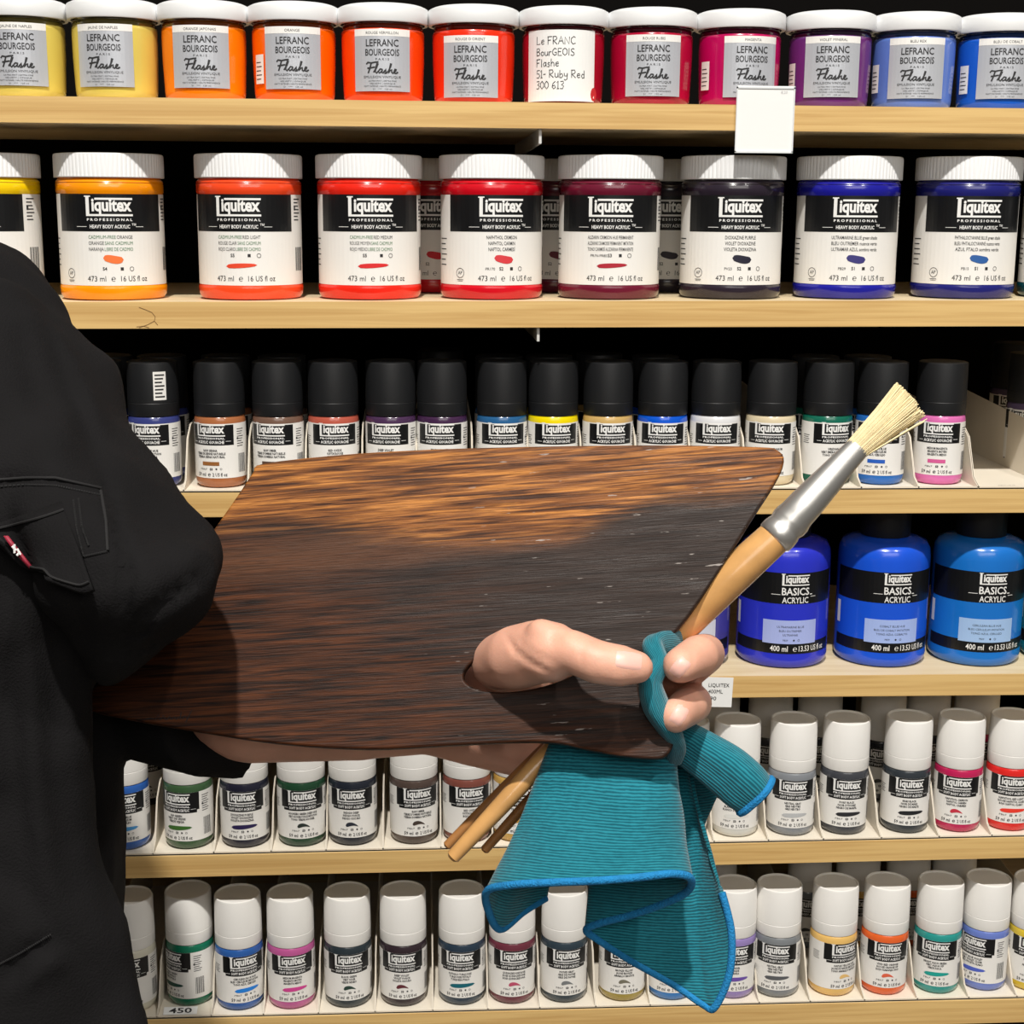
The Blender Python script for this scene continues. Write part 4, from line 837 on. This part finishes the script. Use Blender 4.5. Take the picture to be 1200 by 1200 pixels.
zz = MB(); v_ = [p for pair in zip(tp, tp2) for p in pair]; zz.add(v_, [(0, 2, 3, 1), (2, 4, 5, 3), (4, 6, 7, 5)])
rt = zz.build('red_tab', mat('red_tab', (142, 24, 48), .6), jacket, smooth=60, label='red fabric tab with small white mark'); s = rt.modifiers.new('s', 'SOLIDIFY'); s.thickness = .0014
mb = MB()
for a, b in (((14, 640), (19, 645)), ((17, 638), (17, 648)), ((20, 643), (24, 650)), ((23, 647), (20, 651))):
    mb.tube([(on_jacket(*a, .0172) or WL(*a, .65)), (on_jacket(*b, .0172) or WL(*b, .65))], .00055, 6)
mb.build('white_mark', M_WHITE, rt)
T = MB()
T.chain([(0, 0, .98), (0, 0, .93)], [.135, .13])
for s in (-1, 1): T.chain([(s*.08, 0, .92), (s*.10, -.005, .50), (s*.11, .01, .11)], [.10, .08, .068])
tm = welded(T, .008, 3); tm.materials.append(M_TROUS); link('trousers', tm, person)
for s in (-1, 1):
    S_ = MB(); S_.chain([(s*.11, .03, .055), (s*.115, -.05, .045), (s*.12, -.135, .038)], [.052, .046, .036]); S_.box((s*.115-.045, -.16, 0), (s*.115+.045, .075, .02))
    sm = welded(S_, .005, 3); sm.materials.append(M_SHOE); link('shoe', sm, person)

# ------------------------------------------------------------ the wooden palette
pa, pb, pc = W(760, 780, .737), W(105, 820, .768), W(600, 530, .775)
PN = (pb-pa).cross(pc-pa).normalized()
if PN.dot(FW) > 0: PN = -PN                              # faces the viewer
PU = (pa-pb).normalized(); PV = PN.cross(PU).normalized()
if PV.z < 0: PV = -PV
def pal(px, py):
    d = ray(px, py); t = (pb-CAM).dot(PN)/d.dot(PN); q = CAM+d*t-pb; return (q.dot(PU), q.dot(PV))
outline = [(310, 545), (400, 535), (480, 530), (560, 527), (680, 524.5), (800, 524), (890, 526), (909, 529), (916, 540), (905, 565), (880, 604), (850, 652), (820, 698), (795, 732), (772, 756), (757, 772), (748, 790), (746, 808), (752, 828), (766, 846), (784, 862), (786, 872), (776, 885), (755, 886), (725, 883), (690, 876), (650, 868), (600, 867), (520, 871), (430, 875), (330, 869), (240, 856), (165, 843), (112, 832), (102, 824), (106, 812), (140, 780), (200, 697), (250, 625), (280, 582), (298, 555)]
cu = bpy.data.curves.new('palette', 'CURVE'); cu.dimensions = '2D'; cu.fill_mode = 'BOTH'; cu.extrude = .0022; cu.bevel_depth = .0012; cu.bevel_resolution = 3
def spl(pts):
    s = cu.splines.new('POLY'); s.points.add(len(pts)-1); s.use_cyclic_u = True
    for q, p in zip(s.points, pts): q.co = (p[0], p[1], 0, 1)
def rounded(pts, n=4):
    P2 = [Vector((*pal(*p), 0)) for p in pts]; out = []
    L = len(P2)
    for i in range(L):
        a, b, c, d = P2[i-1], P2[i], P2[(i+1) % L], P2[(i+2) % L]
        for k in range(n):
            f = k/n; out.append(.5*((2*b)+(c-a)*f+(2*a-5*b+4*c-d)*f*f+(3*b-a-3*c+d)*f**3))
    return out
spl(rounded(outline)); hc = (622, 777)
spl([Vector((*pal(hc[0]+82*cos(2*pi*i/48)-4*sin(2*pi*i/48), hc[1]+34*sin(2*pi*i/48)-14*cos(2*pi*i/48)), 0)) for i in range(48)])
co = bpy.data.objects.new('tmp', cu); pm = bpy.data.meshes.new_from_object(co); bpy.data.objects.remove(co); bpy.data.curves.remove(cu)
def palette_mat():
    m = bpy.data.materials.new('stained_palette_wood'); m.use_nodes = True; nt = m.node_tree; b = nt.nodes['Principled BSDF']; L = nt.links
    def N(t, **k):
        n = nt.nodes.new(t)
        for a, v in k.items(): setattr(n, a, v)
        return n
    def math_(op, a, b_=None, c=None):
        n = N('ShaderNodeMath', operation=op); n.use_clamp = False
        for i, v in enumerate((a, b_, c)):
            if v is None: continue
            if isinstance(v, (int, float)): n.inputs[i].default_value = v
            else: L.new(v, n.inputs[i])
        return n.outputs[0]
    def sstep(v, lo, hi):
        n = N('ShaderNodeMapRange', interpolation_type='SMOOTHSTEP'); L.new(v, n.inputs['Value']); n.inputs['From Min'].default_value = lo; n.inputs['From Max'].default_value = hi; return n.outputs[0]
    def mix(f, a, c):
        n = N('ShaderNodeMix', data_type='RGBA')
        for s_, v in ((0, f), (6, a), (7, c)):
            if isinstance(v, (tuple, float)): n.inputs[s_].default_value = v
            else: L.new(v, n.inputs[s_])
        return n.outputs[2]
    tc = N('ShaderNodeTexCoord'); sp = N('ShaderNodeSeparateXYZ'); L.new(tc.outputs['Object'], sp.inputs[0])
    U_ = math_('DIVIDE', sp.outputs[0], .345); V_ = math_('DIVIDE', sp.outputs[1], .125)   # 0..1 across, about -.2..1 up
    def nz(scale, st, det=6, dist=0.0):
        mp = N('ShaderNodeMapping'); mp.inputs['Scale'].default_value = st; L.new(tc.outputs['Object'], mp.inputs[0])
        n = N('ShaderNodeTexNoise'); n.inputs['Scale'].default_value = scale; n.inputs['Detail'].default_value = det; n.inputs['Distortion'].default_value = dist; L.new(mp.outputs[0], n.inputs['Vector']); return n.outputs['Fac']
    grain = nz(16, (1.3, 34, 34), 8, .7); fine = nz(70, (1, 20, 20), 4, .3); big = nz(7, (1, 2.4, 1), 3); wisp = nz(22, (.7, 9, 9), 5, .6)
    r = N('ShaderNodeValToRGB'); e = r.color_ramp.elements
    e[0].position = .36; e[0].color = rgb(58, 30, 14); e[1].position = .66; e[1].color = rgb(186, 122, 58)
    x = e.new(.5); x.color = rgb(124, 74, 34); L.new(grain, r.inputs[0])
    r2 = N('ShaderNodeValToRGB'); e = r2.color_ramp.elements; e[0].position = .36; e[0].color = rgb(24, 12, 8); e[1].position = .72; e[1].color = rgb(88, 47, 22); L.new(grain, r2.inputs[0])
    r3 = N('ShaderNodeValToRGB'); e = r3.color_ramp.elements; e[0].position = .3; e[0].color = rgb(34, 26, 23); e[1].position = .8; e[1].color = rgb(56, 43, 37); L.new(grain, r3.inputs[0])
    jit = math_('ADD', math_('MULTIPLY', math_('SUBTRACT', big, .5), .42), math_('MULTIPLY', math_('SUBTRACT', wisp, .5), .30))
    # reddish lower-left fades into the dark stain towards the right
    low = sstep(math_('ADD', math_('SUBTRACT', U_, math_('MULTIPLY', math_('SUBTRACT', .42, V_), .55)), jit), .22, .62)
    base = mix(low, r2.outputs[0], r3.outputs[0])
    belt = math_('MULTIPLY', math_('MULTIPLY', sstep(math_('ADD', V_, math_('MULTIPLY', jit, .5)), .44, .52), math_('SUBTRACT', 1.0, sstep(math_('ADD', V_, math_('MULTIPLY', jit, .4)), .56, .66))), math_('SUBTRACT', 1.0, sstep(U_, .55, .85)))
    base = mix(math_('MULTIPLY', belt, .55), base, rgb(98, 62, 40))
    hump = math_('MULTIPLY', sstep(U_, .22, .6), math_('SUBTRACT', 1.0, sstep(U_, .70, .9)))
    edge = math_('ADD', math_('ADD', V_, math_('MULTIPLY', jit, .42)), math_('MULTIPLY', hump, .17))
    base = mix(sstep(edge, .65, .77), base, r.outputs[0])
    base = mix(math_('MULTIPLY', sstep(fine, .52, .62), .35), base, rgb(24, 15, 11))
    glint = nz(75, (1, 7, 7), 3, 0); glint_mask = math_('MULTIPLY', sstep(glint, .69, .74), sstep(U_, .45, .75))  # glossy highlights painted into the colour as pale flecks, towards the right
    base = mix(math_('MULTIPLY', glint_mask, .75), base, rgb(176, 168, 162))
    L.new(base, b.inputs['Base Color'])
    speck = N('ShaderNodeValToRGB'); e = speck.color_ramp.elements; e[0].position = .3; e[0].color = (.62, .62, .62, 1); e[1].position = .7; e[1].color = (.40, .40, .40, 1); L.new(wisp, speck.inputs[0]); L.new(speck.outputs[0], b.inputs['Roughness'])
    b.inputs['Specular IOR Level'].default_value = .2
    bp = N('ShaderNodeBump'); bp.inputs['Strength'].default_value = .4; bp.inputs['Distance'].default_value = .0008; L.new(math_('ADD', math_('MULTIPLY', grain, .5), fine), bp.inputs['Height']); L.new(bp.outputs[0], b.inputs['Normal'])
    return m
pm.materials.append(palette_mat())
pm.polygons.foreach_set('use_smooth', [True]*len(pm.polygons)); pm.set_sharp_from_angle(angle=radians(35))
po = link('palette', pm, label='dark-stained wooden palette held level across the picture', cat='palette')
pmx = Matrix.Identity(4)
o_ = pb - PN*.0034
for i in range(3): pmx[i][0], pmx[i][1], pmx[i][2], pmx[i][3] = PU[i], PV[i], PU.cross(PV)[i], o_[i]
po.matrix_world = pmx
P = Print(); P.r = None
for k, st in enumerate(([(0, 2), (3, 6), (4, 1), (7, 5), (9, 1)], [(10, 1), (12, 4), (14, 1), (16, 3.5), (18, 1), (20, 3)], [(21, 1), (22, 7)], [(23, 1), (25, 3.5), (27, 1), (29, 4)], [(26, -2), (31, 8)], [(-8, 3), (-4, 3.4), (-1, 2.6)])):
    P.stroke([(x*.62, y*.62) for x, y in st], .55, mat('burnt_mark', (22, 11, 7), .7), 1)
q = pal(182, 846); s = P.build('burnt_mark', po); s.matrix_parent_inverse = Matrix.Identity(4)
s.matrix_local = Matrix(((1, 0, 0, q[0]), (0, 0, 1, q[1]), (0, -1, 0, .0034), (0, 0, 0, 1)))

# ------------------------------------------------------------ brushes
M_HANDLE = mat('brush_handle_beech', (206, 156, 96), .28, coat=.5, var=.16, vscale=60, stretch=(1, 1, 1))
M_HANDLE2 = mat('brush_handle_brown', (168, 116, 66), .35, coat=.3, var=.12, vscale=60)
M_FERR = mat('ferrule_tin', (214, 212, 208), .34, metal=.85, var=.03, bump=.04, bscale=80)
M_BRIS = mat('hog_bristle', (232, 214, 168), .6, var=.12, vscale=180)
def brush(label, hp, fp, tip, mh, bw, hair=260, flat=.4):
    """hp: handle points (px,py,depth,radius px) butt to ferrule; fp ferrule points (.., rw, rt); tip (px,py,depth,halfwidth px)"""
    O = W(*hp[0][:3]); r = empty('paintbrush', O, label=label, cat='paintbrush', group='brushes in the hand')
    h = [W(*q[:3])-O for q in hp]; rr = [R_(q[3], q[2]) for q in hp]
    hh = catmull(h, 40); r2 = [v.x for v in catmull([(q, 0, 0) for q in rr], 40)]
    hh = [hh[0]+(hh[0]-hh[1]).normalized()*r2[0]*.4]+hh; r2 = [r2[0]*.55]+r2
    MB().tube(hh, r2, 28).build('handle', mh, r)
    f = [W(*q[:3])-O for q in fp]; side = RT*.7-UP*.7
    MB().tube(f, [(R_(q[3], q[2]), R_(q[4], q[2])) for q in fp], 36, flat=side).build('ferrule', M_FERR, r, smooth=60)
    b0 = f[-1]; ax = (W(*tip[:3])-O)-b0; L_ = ax.length; ax = ax.normalized(); wv = (side-ax*side.dot(ax)).normalized(); tv = ax.cross(wv)
    rw, rt = R_(fp[-1][3], fp[-1][2]), R_(fp[-1][4], fp[-1][2]); tw = R_(tip[3], tip[2]); rnd = random.Random(3); mb = MB()
    core = [b0+ax*(L_*t-.004) for t in (0, .3, .6, .86, .93)]
    mb.tube(core, [(rw*.94+(tw*.86-rw)*t, rt*(.95-.1*t)) for t in (0, .3, .6, .86, .93)], 28, flat=wv)
    for k in range(hair):
        a = rnd.uniform(-1, 1); c = rnd.uniform(-1, 1); c *= sqrt(max(0, 1-a*a)); ln = L_*rnd.uniform(.95, 1.0)*(1-.12*(a > .45)*rnd.random()*1.5)
        st = 1.0 if rnd.random() > .03 else 1.35
        p0 = b0-ax*.003+wv*a*rw*.93+tv*c*rt*.93; p1 = b0+ax*ln*.55+wv*a*(rw*.45+tw*.5)*st+tv*c*rt; p2 = b0+ax*ln+wv*(a*tw*st+rnd.gauss(0, .00025))+tv*c*rt*1.0
        mb.tube([p0, p1, p2], [.0004, .00042, .00026], 4)
    mb.build('bristles', M_BRIS, r)
    return r
brush('large flat bristle paintbrush with beech handle and silver ferrule, slanting up right of the palette',
      [(531, 1004, .757, 8.5), (590, 941, .757, 11), (640, 887, .761, 12.5), (700, 830, .762, 17), (778, 752, .762, 21), (850, 683, .754, 22), (912, 626, .752, 20.5), (917, 621, .752, 19)],
      [(906, 632, .752, 20.5, 20.5), (908, 630, .752, 22.5, 22.5), (913, 625, .752, 23, 23), (918, 620, .752, 22, 22), (920, 617.5, .752, 20.8, 20.8), (924, 613, .752, 22.5, 22.5), (929, 608, .752, 22.6, 22.6), (933, 603, .751, 21, 21), (945, 590, .751, 20.5, 20), (970, 563, .75, 18, 15), (990, 541, .749, 15.5, 11), (1007, 523, .748, 14, 9)],
      (1068, 465, .745, 24), M_HANDLE, 25, 900)
brush('thin brown brush handle on the upper left of the big handle below the palette', [(524, 991, .778, 5.5), (580, 935, .778, 7), (640, 876, .778, 7.5), (690, 826, .778, 6.5)],
      [(688, 828, .778, 7, 7), (700, 816, .778, 7, 7), (712, 805, .778, 6, 5)], (735, 783, .778, 6), M_HANDLE2, 8, 40)
brush('thinnest brown brush handle ending nearest the teal cloth', [(568, 996, .772, 5.5), (620, 938, .772, 6.5), (665, 888, .772, 6.5), (705, 846, .772, 6)],
      [(703, 848, .772, 6.5, 6.5), (712, 838, .772, 6.5, 6.5), (720, 830, .772, 5.5, 4.5)], (738, 811, .772, 5), M_HANDLE2, 8, 40)

# ------------------------------------------------------------ teal cloth
def cloth_mat():
    m = bpy.data.materials.new('teal_microfibre'); m.use_nodes = True; nt = m.node_tree; b = nt.nodes['Principled BSDF']; L = nt.links
    tc = nt.nodes.new('ShaderNodeTexCoord'); mp = nt.nodes.new('ShaderNodeMapping'); mp.inputs['Scale'].default_value = (22, 92, 1); L.new(tc.outputs['UV'], mp.inputs[0])
    w = nt.nodes.new('ShaderNodeTexWave'); w.bands_direction = 'Y'; w.inputs['Scale'].default_value = 2.1; w.inputs['Distortion'].default_value = 2.6; w.inputs['Detail'].default_value = 4; w.inputs['Detail Scale'].default_value = 2.6
    L.new(mp.outputs[0], w.inputs['Vector'])
    n = nt.nodes.new('ShaderNodeTexNoise'); n.inputs['Scale'].default_value = 260; n.inputs['Detail'].default_value = 5; L.new(tc.outputs['UV'], n.inputs['Vector'])
    n2 = nt.nodes.new('ShaderNodeTexNoise'); n2.inputs['Scale'].default_value = 28; L.new(tc.outputs['UV'], n2.inputs['Vector'])
    ad = nt.nodes.new('ShaderNodeMath'); ad.operation = 'MULTIPLY_ADD'; L.new(n.outputs['Fac'], ad.inputs[0]); ad.inputs[1].default_value = .7; L.new(w.outputs['Fac'], ad.inputs[2])
    ad2 = nt.nodes.new('ShaderNodeMath'); ad2.operation = 'MULTIPLY_ADD'; L.new(n2.outputs['Fac'], ad2.inputs[0]); ad2.inputs[1].default_value = .5; L.new(ad.outputs[0], ad2.inputs[2])
    r = nt.nodes.new('ShaderNodeValToRGB'); e = r.color_ramp.elements; e[0].position = .40; e[0].color = rgb(12, 84, 98); e[1].position = .95; e[1].color = rgb(36, 130, 146)
    sc_ = nt.nodes.new('ShaderNodeMath'); sc_.operation = 'MULTIPLY'; sc_.inputs[1].default_value = .62; L.new(ad2.outputs[0], sc_.inputs[0]); L.new(sc_.outputs[0], r.inputs[0]); L.new(r.outputs[0], b.inputs['Base Color'])
    b.inputs['Roughness'].default_value = .9; b.inputs['Sheen Weight'].default_value = .25; b.inputs['Specular IOR Level'].default_value = .15
    bp = nt.nodes.new('ShaderNodeBump'); bp.inputs['Strength'].default_value = .35; bp.inputs['Distance'].default_value = .0012; L.new(ad.outputs[0], bp.inputs['Height']); L.new(bp.outputs[0], b.inputs['Normal'])
    return m
M_CLOTH = cloth_mat(); M_HEM = mat('blue_overlock_hem', (20, 126, 186), .85, bump=.6, bscale=900, var=.12, vscale=200)
CO = W(720, 880, .75)
cl = empty('cleaning_cloth', CO, label='teal ribbed cleaning cloth with bright blue hem, knotted round the brush', cat='cloth')
def grid(name, rows, parent, thick=.0020):
    """rows[i][j]: points; i runs along the hem, j down the fall"""
    n, m_ = len(rows), len(rows[0]); me = bpy.data.meshes.new(name)
    me.from_pydata([tuple(p) for r in rows for p in r], [], [(i*m_+j, i*m_+j+1, (i+1)*m_+j+1, (i+1)*m_+j) for i in range(n-1) for j in range(m_-1)])
    ul = me.uv_layers.new(name='UVMap'); uu = [0]
    for i in range(1, n): uu.append(uu[-1]+(rows[i][-1]-rows[i-1][-1]).length)
    for p in me.polygons:
        for li in p.loop_indices:
            vi = me.loops[li].vertex_index; i, j = divmod(vi, m_); L_ = .075; ring = (rows[i][-1]-rows[i][0]).length < 1e-6
            ul.data[li].uv = (uu[i], .075*j/(m_-1)) if ring else (uu[i], (rows[i][-1]-rows[i][0]).length*j/(m_-1))
    me.materials.append(M_CLOTH); me.polygons.foreach_set('use_smooth', [True]*len(me.polygons)); me.update()
    o = link(name, me, parent)
    if thick: s = o.modifiers.new('s', 'SOLIDIFY'); s.thickness = thick; s.offset = 0
    return o
def C3(px, py, d): return W(px, py, d)-CO
hemp = [(640, 1052, .778, 668, .768), (614, 1068, .77, 660, .764), (586, 1089, .758, 655, .76), (572, 1066, .746, 652, .756), (571, 1044, .734, 652, .752), (600, 1037, .722, 665, .748), (650, 1034, .715, 690, .745), (700, 1032, .712, 715, .744), (750, 1028, .712, 745, .744), (788, 1024, .716, 770, .746),
        (809, 1029, .724, 784, .75), (806, 1044, .736, 787, .756), (780, 1058, .748, 775, .762), (740, 1072, .76, 750, .768), (702, 1082, .768, 725, .772), (687, 1090, .773, 712, .775), (702, 1102, .776, 722, .779), (740, 1126, .776, 745, .781), (790, 1154, .773, 765, .781), (824, 1177, .769, 780, .78), (838, 1180, .765, 787, .779), (855, 1140, .763, 793, .778), (857, 1092, .763, 797, .777), (846, 1046, .764, 799, .777)]
NH = 150
hem = catmull([C3(a, b, c) for a, b, c, _, _ in hemp], NH); gat = catmull([C3(g, 858+.03*(g-700), gd+.006) for _, _, _, g, gd in hemp], NH)
rows = []
for i in range(NH):
    row = []
    for j in range(36):
        t = j/35; p = gat[i].lerp(hem[i], t); b = sin(pi*t)
        p = p + FW*(.0030*b*sin(i*.19+2.5*t)+.0022*b*mnoise.noise(Vector((i*.11, t*4, 0)))) + RT*(.0016*b*mnoise.noise(Vector((i*.09, t*3, 5))))
        p = p + UP*(.004*b)*(-1)
        row.append(p)
    rows.append(row)
main = grid('hanging_fabric', rows, cl)
MB().tube(hem, .0020, 10).build('hem', M_HEM, main)
# dark panel hanging behind, and the rolled tail with its blue end
hb = catmull([C3(786, 985, .80), C3(800, 992, .80), C3(822, 976, .798), (C3(838, 935, .794)), C3(848, 905, .788)], 30); gb = catmull([C3(782, 862, .785), C3(788, 862, .785), C3(795, 862, .784), C3(800, 864, .783), C3(806, 868, .782)], 30)
grid('back_fold', [[gb[i].lerp(hb[i], j/15)+FW*.003*sin(i*.5) for j in range(16)] for i in range(30)], cl)
def rolled(name, pts, n=60, m_=28, twist=0.0, rib=0.0, cap=True):
    c = catmull([C3(*q[:3]) for q in pts], n); rr = [v.x for v in catmull([(R_(q[3], q[2]), 0, 0) for q in pts], n)]
    rows = []; up = None
    for k in range(n):
        t = (c[min(k+1, n-1)]-c[max(k-1, 0)]).normalized(); up = up or FW; a = (up-t*up.dot(t)).normalized(); b = t.cross(a); up = a
        row = []
        for i in range(m_):
            q = 2*pi*i/(m_-1); r = rr[k]*(1+.07*sin(3*q+k*twist)+.04*sin(5*q-k*twist*.7)); row.append(c[k]+a*r*.72*cos(q)+b*r*sin(q))
        rows.append(row)
    return grid(name, rows, cl, 0), rows, c
tail, trow, tcn = rolled('rolled_tail', [(778, 858, .768, 20), (800, 868, .764, 25), (826, 884, .758, 28), (852, 902, .754, 31), (874, 921, .752, 31), (886, 932, .752, 27)])
mb = MB(); e = trow[-1]; mb.tube(e, .0021, 8); cc = tcn[-1]; mb.add([cc]+e[:-1], [(0, i+1, (i+1) % (len(e)-1)+1) for i in range(len(e)-1)]); mb.build('hem', M_HEM, tail)
rolled('twisted_strand', [(800, 752, .778, 15), (786, 755, .748, 17), (766, 760, .731, 18), (772, 778, .724, 15), (762, 800, .722, 19), (768, 826, .724, 22), (782, 850, .728, 19), (791, 868, .738, 17), (788, 884, .755, 16)], 80, 24, .12)
